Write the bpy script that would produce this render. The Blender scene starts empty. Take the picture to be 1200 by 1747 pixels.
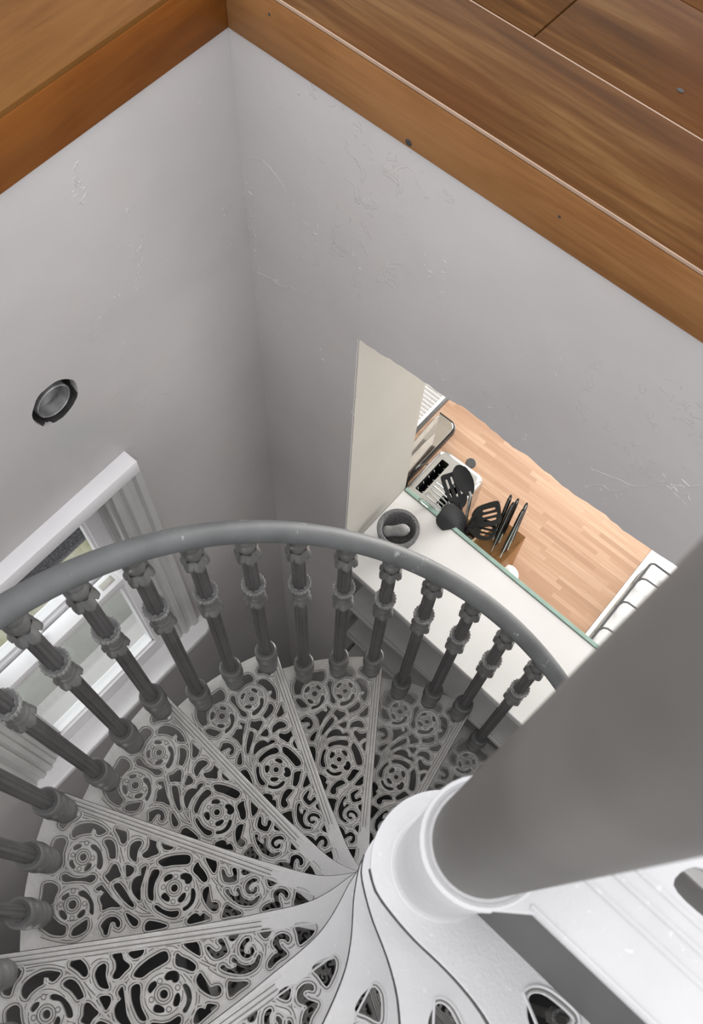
import bpy, bmesh, math, random
from mathutils import Vector, Matrix
random.seed(4)
SC = bpy.context.scene
COL = SC.collection
PI = math.pi
def rad(a): return a*PI/180

# ------------------------------------------------------------------ camera
cam_d = bpy.data.cameras.new('camera')
cam = bpy.data.objects.new('camera', cam_d); COL.objects.link(cam)
M3 = Matrix(((-0.7552, 0.6075, -0.2463), (-0.6547, -0.6809, 0.3282), (0.0317, 0.4091, 0.9119)))
cam.matrix_world = Matrix.Translation((0.0443, 0.1095, 1.7309)) @ M3.to_4x4()
cam_d.sensor_fit = 'HORIZONTAL'; cam_d.sensor_width = 24.0
cam_d.lens = 24.0*1605.23/1200.0
cam_d.clip_start = 0.02; cam_d.clip_end = 60
cam_d.dof.use_dof = True
cam_d.dof.focus_distance = 2.0
cam_d.dof.aperture_fstop = 15.0
SC.camera = cam

# ------------------------------------------------------------------ sky and lights
world = bpy.data.worlds.new('sky'); SC.world = world
world.use_nodes = True
bg = world.node_tree.nodes['Background']
bg.inputs['Color'].default_value = (0.985, 0.98, 1.0, 1)
bg.inputs['Strength'].default_value = 2.05

def area(name, loc, target, sx, sy, power, col=(1, 1, 1)):
    d = bpy.data.lights.new(name, 'AREA'); d.shape = 'RECTANGLE'; d.size = sx; d.size_y = sy
    d.energy = power; d.color = col
    o = bpy.data.objects.new(name, d); COL.objects.link(o); o.location = loc
    o.rotation_euler = (Vector(target)-Vector(loc)).to_track_quat('-Z', 'Y').to_euler()
    return o
# daylight from the roof light high above the stairwell, and an added fill light for the kitchen
area('roof_light', (0.3, 0.55, 4.6), (0.1, -0.1, 0), 1.3, 1.3, 16, (1, 0.99, 0.97))
area('kitchen_fill', (0.2, -2.75, -0.25), (0.2, -1.0, -1.05), 1.3, 0.9, 74, (1, 0.99, 0.97))

area('left_window_daylight', (1.75, 0.02, 0.35), (0.95, 0.02, -0.75), 0.9, 0.7, 7, (0.97, 0.99, 1))
area('lower_well_fill', (-0.1, 1.085, -0.75), (0.1, -0.6, -0.8), 1.0, 0.9, 8, (1, 0.99, 0.97))  # added fill light low in the well; no window is built there

SC.view_settings.view_transform = 'Standard'
SC.view_settings.look = 'None'
SC.view_settings.gamma = 1.0
SC.view_settings.use_curve_mapping = False
SC.view_settings.exposure = 0.0

# ------------------------------------------------------------------ materials
class NT:
    def __init__(s, name):
        s.m = bpy.data.materials.new(name); s.m.use_nodes = True
        s.t = s.m.node_tree; s.b = s.t.nodes['Principled BSDF']
    def n(s, k, **kw):
        x = s.t.nodes.new(k)
        for a, v in kw.items():
            if a in x.inputs: x.inputs[a].default_value = v
            else: setattr(x, a, v)
        return x
    def l(s, a, b): s.t.links.new(a, b)
    def coord(s, scale=(1, 1, 1), rot=(0, 0, 0), loc=(0, 0, 0)):
        g = s.n('ShaderNodeTexCoord'); mp = s.n('ShaderNodeMapping')
        mp.inputs['Scale'].default_value = scale; mp.inputs['Rotation'].default_value = rot; mp.inputs['Location'].default_value = loc
        s.l(g.outputs['Object'], mp.inputs['Vector']); return mp.outputs['Vector']
    def noise(s, vec, scale, detail=4, rough=.55, dist=0):
        x = s.n('ShaderNodeTexNoise'); x.inputs['Scale'].default_value = scale
        x.inputs['Detail'].default_value = detail; x.inputs['Roughness'].default_value = rough
        x.inputs['Distortion'].default_value = dist
        if vec is not None: s.l(vec, x.inputs['Vector'])
        return x.outputs['Fac']
    def ramp(s, fac, stops):
        r = s.n('ShaderNodeValToRGB'); e = r.color_ramp.elements
        while len(e) < len(stops): e.new(.5)
        for i, (p, c) in enumerate(stops):
            e[i].position = p; e[i].color = (c[0], c[1], c[2], 1)
        s.l(fac, r.inputs['Fac']); return r.outputs['Color']
    def mix(s, fac, a, b, mode='MIX'):
        x = s.n('ShaderNodeMix', data_type='RGBA', blend_type=mode)
        for sock, v in ((x.inputs['Factor'], fac), (x.inputs['A'], a), (x.inputs['B'], b)):
            pass
        ins = [i for i in x.inputs if i.type == 'RGBA']
        f = [i for i in x.inputs if i.name == 'Factor' and i.type == 'VALUE'][0]
        for sock, v in ((f, fac), (ins[0], a), (ins[1], b)):
            if hasattr(v, 'is_output'): s.l(v, sock)
            elif isinstance(v, (int, float)): sock.default_value = v
            else: sock.default_value = (v[0], v[1], v[2], 1)
        return [o for o in x.outputs if o.type == 'RGBA'][0]
    def bump(s, h, strength, dist=.002, prev=None):
        b = s.n('ShaderNodeBump'); b.inputs['Strength'].default_value = strength; b.inputs['Distance'].default_value = dist
        s.l(h, b.inputs['Height'])
        if prev is not None: s.l(prev, b.inputs['Normal'])
        s.l(b.outputs['Normal'], s.b.inputs['Normal']); return b.outputs['Normal']
    def set(s, **kw):
        for k, v in kw.items():
            k = k.replace('_', ' ')
            s.b.inputs[k].default_value = (v[0], v[1], v[2], 1) if isinstance(v, tuple) else v
        return s

def painted(name, c1, c2, scale=8, rough=.5, bstr=.25, bscale=60, spots=None, bd=.001, metallic=0):
    m = NT(name); v = m.coord()
    col = m.ramp(m.noise(v, scale, 5), [(.35, c1), (.65, c2)])
    if spots:
        col = m.mix(m.ramp(m.noise(v, spots[1], 3, .6), [(spots[2], (0, 0, 0)), (spots[2]+.05, (1, 1, 1))]), col, spots[0])
    m.l(col, m.b.inputs['Base Color'])
    m.set(Roughness=rough, Metallic=metallic)
    if bstr: m.bump(m.noise(v, bscale, 4), bstr, bd)
    return m.m

def plaster(name, marks):
    m = NT(name); v = m.coord()
    base = m.ramp(m.noise(v, 3.2, 6, .6), [(.3, (.465, .449, .446)), (.7, (.515, .496, .492))])
    st = m.noise(v, 7, 5, .65, .6)
    base = m.mix(m.ramp(st, [(.58, (0, 0, 0)), (.72, (.55, .55, .55))]), base, (.50, .465, .43))
    base = m.mix(m.ramp(m.noise(v, 1.4, 5, .7, .4), [(.60, (0, 0, 0)), (.70, (.5, .5, .5))]), base, (.43, .425, .43))
    m.l(base, m.b.inputs['Base Color'])
    m.set(Roughness=.42)
    n1 = m.bump(m.noise(v, 3.0, 3), .35, .02)
    # flakes and old trowel scars, denser in some areas
    area_mask = m.noise(v, 2.6, 2)
    fl = m.noise(v, 26, 5, .6, 1.2)
    mk = m.n('ShaderNodeMath', operation='MULTIPLY')
    a = m.ramp(fl, [(.60, (0, 0, 0)), (.625, (1, 1, 1))]); b = m.ramp(area_mask, [(.50, (0, 0, 0)), (.62, (1, 1, 1))])
    m.l(a, mk.inputs[0]); m.l(b, mk.inputs[1])
    n2 = m.bump(mk.outputs[0], .4, .0025, n1)
    m.bump(m.noise(v, 140, 3), .12, .0008, n2)
    return m.m

def wood(name, c, ax, scale=1.0, rough=.42):
    """oiled floor board: c = dark, mid, light; ax = grain axis 0 or 1"""
    m = NT(name)
    st = [9, 9, 9]; st[ax] = .9
    v = m.coord(tuple(x*scale for x in st))
    st2 = [60, 60, 60]; st2[ax] = 2.5
    v2 = m.coord(tuple(st2))
    g1 = m.noise(v, 1.6, 6, .62, 1.6)
    g2 = m.noise(v2, 2.2, 4, .6)
    big = m.noise(m.coord((2.2, 2.2, 2.2)), 1.7, 3)
    col = m.ramp(g1, [(.30, c[0]), (.5, c[1]), (.72, c[2])])
    col = m.mix(m.ramp(g2, [(.42, (0, 0, 0)), (.75, (.55, .55, .55))]), col, c[0])
    col = m.mix(m.ramp(big, [(.40, (0, 0, 0)), (.66, (.6, .6, .6))]), col, c[3] if len(c) > 3 else c[2])
    m.l(col, m.b.inputs['Base Color'])
    m.set(Roughness=rough); m.b.inputs['Specular IOR Level'].default_value = .06
    m.bump(g2, .12, .001)
    return m.m

def simple(name, c, rough=.5, metallic=0, **kw):
    m = NT(name); v = m.coord()
    d = tuple(x*.88 for x in c)
    m.l(m.ramp(m.noise(v, 30, 3), [(.3, d), (.7, c)]), m.b.inputs['Base Color'])
    m.set(Roughness=rough, Metallic=metallic, **kw)
    return m.m

MT = {}
MT['wall'] = plaster('grey_plaster', None)
MT['jamb'] = painted('cream_plaster', (.44, .42, .375), (.48, .46, .415), 3, .6, .12, 20)
MT['floor_l'] = wood('oak_board_left', ((.070, .026, .006), (.112, .047, .011), (.15, .068, .018)), 1)
MT['fascia_l'] = wood('oak_fascia_left', ((.085, .026, .005), (.16, .050, .009), (.21, .078, .018)), 1)
MT['floor_r'] = wood('oak_board_right', ((.045, .018, .0045), (.088, .037, .010), (.150, .078, .028), (.080, .027, .007)), 0)
MT['fascia_r'] = wood('oak_fascia_right', ((.14, .060, .020), (.225, .105, .039), (.28, .14, .056)), 0)
MT['caulk'] = simple('filler', (.36, .25, .18), .8)
def tread_paint():
    # even cool grey near the hub, warmer mottled grey towards the rim
    m = NT('galvanised_grey_paint'); v = m.coord()
    sx = m.n('ShaderNodeSeparateXYZ'); m.l(v, sx.inputs[0])
    cx = m.n('ShaderNodeCombineXYZ'); m.l(sx.outputs[0], cx.inputs[0]); m.l(sx.outputs[1], cx.inputs[1])
    ln = m.n('ShaderNodeVectorMath', operation='LENGTH'); m.l(cx.outputs[0], ln.inputs[0])
    nz = m.noise(v, 9, 5); ad = m.n('ShaderNodeMath', operation='MULTIPLY_ADD'); m.l(nz, ad.inputs[0]); ad.inputs[1].default_value = .12; m.l(ln.outputs['Value'], ad.inputs[2])
    w = m.ramp(ad.outputs[0], [(.20, (0, 0, 0)), (.36, (1, 1, 1))])
    hub_tone = m.ramp(nz, [(.35, (.41, .41, .415)), (.65, (.47, .47, .475))])
    rim_tone = m.ramp(m.noise(v, 30, 6, .7), [(.35, (.39, .380, .365)), (.65, (.49, .482, .468))])
    c = m.mix(w, hub_tone, rim_tone)
    c = m.mix(m.ramp(m.noise(v, 120, 2, .6), [(.66, (0, 0, 0)), (.72, (.8, .8, .8))]), c, (.52, .52, .51))
    m.l(c, m.b.inputs['Base Color']); m.set(Roughness=.5); m.bump(m.noise(v, 300, 4), .6, .0009); return m.m
MT['tread'] = tread_paint()
MT['groove_shade'] = simple('painted_groove_shade', (.15, .143, .134), .8)  # dark lines that paint the shade in the tread grooves
MT['iron'] = painted('dark_grey_metal_paint', (.105, .105, .102), (.15, .15, .147), 14, .40, .35, 90, ((.36, .36, .35), 45, .70), .0008)
MT['shaft_shade'] = painted('iron_paint_flute_shade', (.062, .060, .059), (.092, .090, .089), 14, .42, .35, 90, ((.30, .30, .29), 45, .72), .0008)  # darker copy of the iron paint, standing in for shade in the flutes
MT['worn'] = painted('worn_paint_edge', (.20, .20, .197), (.33, .33, .325), 60, .42, .35, 90)
MT['rail'] = painted('handrail_grey_paint', (.105, .110, .112), (.14, .146, .148), 10, .55, .25, 50, ((.30, .32, .32), 30, .655), .0012)
MT['newel'] = painted('newel_grey_paint', (.072, .068, .063), (.098, .093, .087), 6, .5, .1, 40)
MT['riser'] = painted('riser_and_edge_shade_grey', (.05, .049, .048), (.062, .061, .06), 6, .5, .1, 40)
MT['white'] = painted('white_gloss_paint', (.78, .77, .785), (.84, .83, .845), 6, .38, .2, 30)
MT['casing'] = painted('pale_grey_paint', (.50, .50, .49), (.56, .56, .55), 6, .45, .3, 60)
MT['ledge'] = painted('white_ledge_paint', (.74, .74, .73), (.80, .80, .79), 3, .35, .1, 20)
MT['shelf'] = painted('grey_shelf_paint', (.40, .395, .385), (.45, .445, .435), 12, .5, .2, 60, ((.34, .31, .27), 30, .70))
MT['black'] = simple('black_nylon', (.016, .017, .018), .42)
MT['blackg'] = simple('black_gloss', (.012, .012, .013), .25)
MT['steel'] = simple('brushed_steel', (.62, .62, .61), .28, 1)
MT['steel2'] = simple('satin_steel_lid', (.56, .57, .57), .42, 1)
MT['chrome'] = simple('polished_steel', (.75, .74, .73), .08, 1)
MT['graphite'] = simple('graphite_enamel', (.09, .09, .09), .4, .3)
MT['dark_slot'] = simple('dark_slot', (.03, .03, .028), .6)
MT['ceramic'] = simple('white_ceramic', (.82, .81, .78), .25)
MT['enamel'] = simple('white_enamel', (.84, .84, .85), .2)
MT['knife_wood'] = wood('acacia', ((.16, .07, .025), (.26, .125, .05), (.34, .18, .08)), 1, 3)
MT['pale_wood'] = wood('pale_beech', ((.42, .27, .13), (.52, .36, .2), (.6, .44, .27)), 0, 3)
MT['pipe'] = painted('galvanised_pipe', (.20, .20, .20), (.42, .42, .42), 40, .5, .3, 80, None, .001, .5)
MT['socket_dark'] = painted('vent_hole_shade', (.018, .017, .016), (.04, .038, .036), 50, .9, .8, 80, None, .004)
def stone():
    m = NT('granite'); v = m.coord()
    n = m.noise(v, 420, 2, .7)
    m.l(m.ramp(n, [(.35, (.05, .05, .052)), (.5, (.115, .115, .12)), (.68, (.30, .30, .30))]), m.b.inputs['Base Color'])
    m.set(Roughness=.75); m.bump(n, .5, .001); return m.m
MT['granite'] = stone()
def stone2():
    m = NT('pale_granite'); v = m.coord(); n = m.noise(v, 420, 2, .7)
    m.l(m.ramp(n, [(.35, (.15, .15, .15)), (.5, (.28, .28, .28)), (.68, (.42, .42, .42))]), m.b.inputs['Base Color'])
    m.set(Roughness=.75); return m.m
MT['granite2'] = stone2()
def butcher():
    m = NT('butcher_block'); v = m.coord()
    br = m.n('ShaderNodeTexBrick'); br.offset = 0; br.offset_frequency = 2
    br.inputs['Scale'].default_value = 1
    br.inputs['Brick Width'].default_value = .21; br.inputs['Row Height'].default_value = .0155
    br.inputs['Mortar Size'].default_value = .0004; br.inputs['Mortar Smooth'].default_value = .3; br.inputs['Bias'].default_value = 0
    br.inputs['Color1'].default_value = (0, 0, 0, 1); br.inputs['Color2'].default_value = (1, 1, 1, 1); br.inputs['Mortar'].default_value = (.2, .2, .2, 1)
    sp = m.n('ShaderNodeSeparateXYZ'); m.l(v, sp.inputs[0])
    dv = m.n('ShaderNodeMath', operation='DIVIDE'); m.l(sp.outputs[1], dv.inputs[0]); dv.inputs[1].default_value = .0155
    fl = m.n('ShaderNodeMath', operation='FLOOR'); m.l(dv.outputs[0], fl.inputs[0])
    wn = m.n('ShaderNodeTexWhiteNoise', noise_dimensions='1D'); m.l(fl.outputs[0], wn.inputs['W'])
    sh = m.n('ShaderNodeMath', operation='MULTIPLY_ADD'); m.l(wn.outputs['Value'], sh.inputs[0]); sh.inputs[1].default_value = .9; m.l(sp.outputs[0], sh.inputs[2])
    cb = m.n('ShaderNodeCombineXYZ'); m.l(sh.outputs[0], cb.inputs[0]); m.l(sp.outputs[1], cb.inputs[1])
    m.l(cb.outputs[0], br.inputs['Vector'])
    c = m.ramp(br.outputs['Color'], [(0, (.38, .235, .155)), (.3, (.45, .285, .19)), (.7, (.50, .33, .225)), (1, (.54, .37, .26))])
    v2 = m.coord((3, 70, 3)); g = m.noise(v2, 2, 4)
    c = m.mix(m.ramp(g, [(.4, (0, 0, 0)), (.75, (.5, .5, .5))]), c, (.36, .19, .11))
    m.l(c, m.b.inputs['Base Color']); m.set(Roughness=.4); return m.m
MT['butcher'] = butcher()
def glass(name, col, rough=0.0):
    m = NT(name); m.t.nodes.remove(m.b)
    tr = m.n('ShaderNodeBsdfTransparent'); tr.inputs['Color'].default_value = (*col, 1)
    gl = m.n('ShaderNodeBsdfGlossy'); gl.inputs['Roughness'].default_value = rough
    lw = m.n('ShaderNodeLayerWeight'); fr = m.n('ShaderNodeMath', operation='POWER'); m.l(lw.outputs['Facing'], fr.inputs[0]); fr.inputs[1].default_value = 5
    mx = m.n('ShaderNodeMixShader'); m.l(fr.outputs[0], mx.inputs[0]); m.l(tr.outputs[0], mx.inputs[1]); m.l(gl.outputs[0], mx.inputs[2])
    out = [x for x in m.t.nodes if x.type == 'OUTPUT_MATERIAL'][0]; m.l(mx.outputs[0], out.inputs['Surface'])
    return m.m
MT['pane'] = glass('window_glass', (.95, .97, .96), .03)
MT['edge_glass'] = simple('green_glass_edge', (.35, .50, .44), .2)
def yard():
    m = NT('mossy_render'); v = m.coord()
    n = m.noise(v, 5, 5, .6); n2 = m.noise(v, 60, 3)
    c = m.ramp(n, [(.40, (.42, .405, .35)), (.55, (.33, .32, .21)), (.68, (.17, .18, .07))])
    c = m.mix(m.ramp(n2, [(.62, (0, 0, 0)), (.72, (.6, .6, .6))]), c, (.30, .30, .22))
    m.l(c, m.b.inputs['Base Color']); m.set(Roughness=.9); return m.m
MT['yard'] = yard()
def gravel():
    m = NT('dark_gravel'); v = m.coord(); n = m.noise(v, 130, 3, .7)
    m.l(m.ramp(n, [(.35, (.012, .011, .014)), (.65, (.085, .08, .09))]), m.b.inputs['Base Color']); m.set(Roughness=.9); return m.m
MT['gravel'] = gravel()
MT['sill_stone'] = painted('outside_sill_stone', (.30, .30, .28), (.36, .355, .34), 8, .8, .3, 60)
MT['dark_floor'] = painted('cellar_floor', (.05, .05, .05), (.08, .08, .08), 5, .8, 0)

# ------------------------------------------------------------------ mesh helpers
def finish(name, me, mat, parent=None, smooth=True, angle=38):
    if mat is not None:
        for m in (mat if isinstance(mat, (list, tuple)) else [mat]): me.materials.append(m)
    if smooth:
        me.polygons.foreach_set('use_smooth', [True]*len(me.polygons))
        me.set_sharp_from_angle(angle=rad(angle))
    o = bpy.data.objects.new(name, me); COL.objects.link(o)
    if parent is not None: o.parent = parent
    return o
def obj(name, bm, mat, parent=None, smooth=True, angle=38, normals=True):
    if normals: bmesh.ops.recalc_face_normals(bm, faces=bm.faces[:])
    me = bpy.data.meshes.new(name); bm.to_mesh(me); bm.free()
    return finish(name, me, mat, parent, smooth, angle)
def tag(o, label=None, cat=None, group=None, kind=None):
    if label: o['label'] = label
    if cat: o['category'] = cat
    if group: o['group'] = group
    if kind: o['kind'] = kind
    return o
def thing(name, label, cat, loc=(0, 0, 0), rz=0, group=None):
    o = bpy.data.objects.new(name, None); COL.objects.link(o)
    o.empty_display_size = .05
    o.location = loc; o.rotation_euler = (0, 0, rz); return tag(o, label, cat, group)
def structure(o): o['kind'] = 'structure'; return o

def box(bm, x0, x1, y0, y1, z0, z1, bev=0, seg=2):
    r = bmesh.ops.create_cube(bm, size=1)
    for v in r['verts']:
        v.co = Vector(((x0+x1)/2+v.co.x*(x1-x0), (y0+y1)/2+v.co.y*(y1-y0), (z0+z1)/2+v.co.z*(z1-z0)))
    if bev:
        es = {e for v in r['verts'] for e in v.link_edges}
        bmesh.ops.bevel(bm, geom=list(es), offset=bev, segments=seg, profile=.5, affect='EDGES')
def bbox(name, x0, x1, y0, y1, z0, z1, mat, parent=None, bev=0):
    bm = bmesh.new(); box(bm, x0, x1, y0, y1, z0, z1, bev); return obj(name, bm, mat, parent)
def tube(bm, pts, r, seg=8, closed=False, cap=True):
    pts = [Vector(p) for p in pts]; n = len(pts)
    rr = r if isinstance(r, (list, tuple)) else [r]*n
    rings = []; up = None
    for i, p in enumerate(pts):
        if closed: t = pts[(i+1) % n]-pts[i-1]
        else: t = pts[min(i+1, n-1)]-pts[max(i-1, 0)]
        t.normalize()
        if up is None:
            up = Vector((0, 0, 1)) if abs(t.z) < .9 else Vector((1, 0, 0))
        a = up-t*up.dot(t)
        if a.length < 1e-5: a = Vector((1, 0, 0))-t*t.x
        a.normalize(); up = a; b = t.cross(a)
        rings.append([bm.verts.new(p+(a*math.cos(2*PI*k/seg)+b*math.sin(2*PI*k/seg))*rr[i]) for k in range(seg)])
    m = n if closed else n-1
    for i in range(m):
        A, B = rings[i], rings[(i+1) % n]
        for k in range(seg): bm.faces.new((A[k], A[(k+1) % seg], B[(k+1) % seg], B[k]))
    if cap and not closed:
        bm.faces.new(rings[0][::-1]); bm.faces.new(rings[-1])
def lathe(bm, prof, seg=32, mod=None, c=(0, 0), capb=True, capt=True):
    """prof: list (z, r[, flag]); mod(angle, i, r) -> (r, dz)"""
    rings = []
    for i, p in enumerate(prof):
        ring = []
        for k in range(seg):
            a = 2*PI*k/seg; r = p[1]; dz = 0
            if mod: r, dz = mod(a, p, r)
            ring.append(bm.verts.new((c[0]+r*math.cos(a), c[1]+r*math.sin(a), p[0]+dz)))
        rings.append(ring)
    for A, B in zip(rings, rings[1:]):
        for k in range(seg): bm.faces.new((A[k], A[(k+1) % seg], B[(k+1) % seg], B[k]))
    if capb: bm.faces.new(rings[0][::-1])
    if capt: bm.faces.new(rings[-1])
def catmull(pts, n=5, closed=True):
    out = []; N = len(pts)
    rng = range(N) if closed else range(N-1)
    for i in rng:
        if closed: p0, p1, p2, p3 = pts[i-1], pts[i], pts[(i+1) % N], pts[(i+2) % N]
        else: p0, p1, p2, p3 = pts[max(i-1, 0)], pts[i], pts[i+1], pts[min(i+2, N-1)]
        for k in range(n):
            t = k/n
            out.append(tuple(.5*((2*p1[j])+(-p0[j]+p2[j])*t+(2*p0[j]-5*p1[j]+4*p2[j]-p3[j])*t*t+(-p0[j]+3*p1[j]-3*p2[j]+p3[j])*t**3) for j in range(len(p1))))
    if not closed: out.append(tuple(pts[-1]))
    return out
def arc_pts(cx, cy, r, a0, a1, n): return [(cx+r*math.cos(rad(a0+(a1-a0)*i/n)), cy+r*math.sin(rad(a0+(a1-a0)*i/n))) for i in range(n+1)]
def plate(loops, half, bev=0, bres=1):
    """filled flat plate with holes: loops[0] outline, others holes; thickness 2*half, centred on z=0"""
    cu = bpy.data.curves.new('tmp', 'CURVE'); cu.dimensions = '2D'; cu.fill_mode = 'BOTH'
    cu.extrude = max(half-bev, 1e-5); cu.bevel_depth = bev; cu.bevel_resolution = bres; cu.offset = -bev
    for L in loops:
        s = cu.splines.new('POLY'); s.points.add(len(L)-1)
        for i, p in enumerate(L): s.points[i].co = (p[0], p[1], 0, 1)
        s.use_cyclic_u = True
    o = bpy.data.objects.new('tmp', cu); COL.objects.link(o)
    dg = bpy.context.evaluated_depsgraph_get()
    me = bpy.data.meshes.new_from_object(o.evaluated_get(dg))
    bpy.data.objects.remove(o); bpy.data.curves.remove(cu)
    me.materials.clear()
    return me
def plate_bm(loops, half, bev=0, M=None):
    me = plate(loops, half, bev); bm = bmesh.new(); bm.from_mesh(me); bpy.data.meshes.remove(me)
    if M is not None: bmesh.ops.transform(bm, matrix=M, verts=bm.verts[:])
    return bm
def copy_tree(o, parent=None):
    c = o.copy(); COL.objects.link(c); c.parent = parent
    for ch in [x for x in bpy.data.objects if x.parent == o]: copy_tree(ch, c)
    return c
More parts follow.
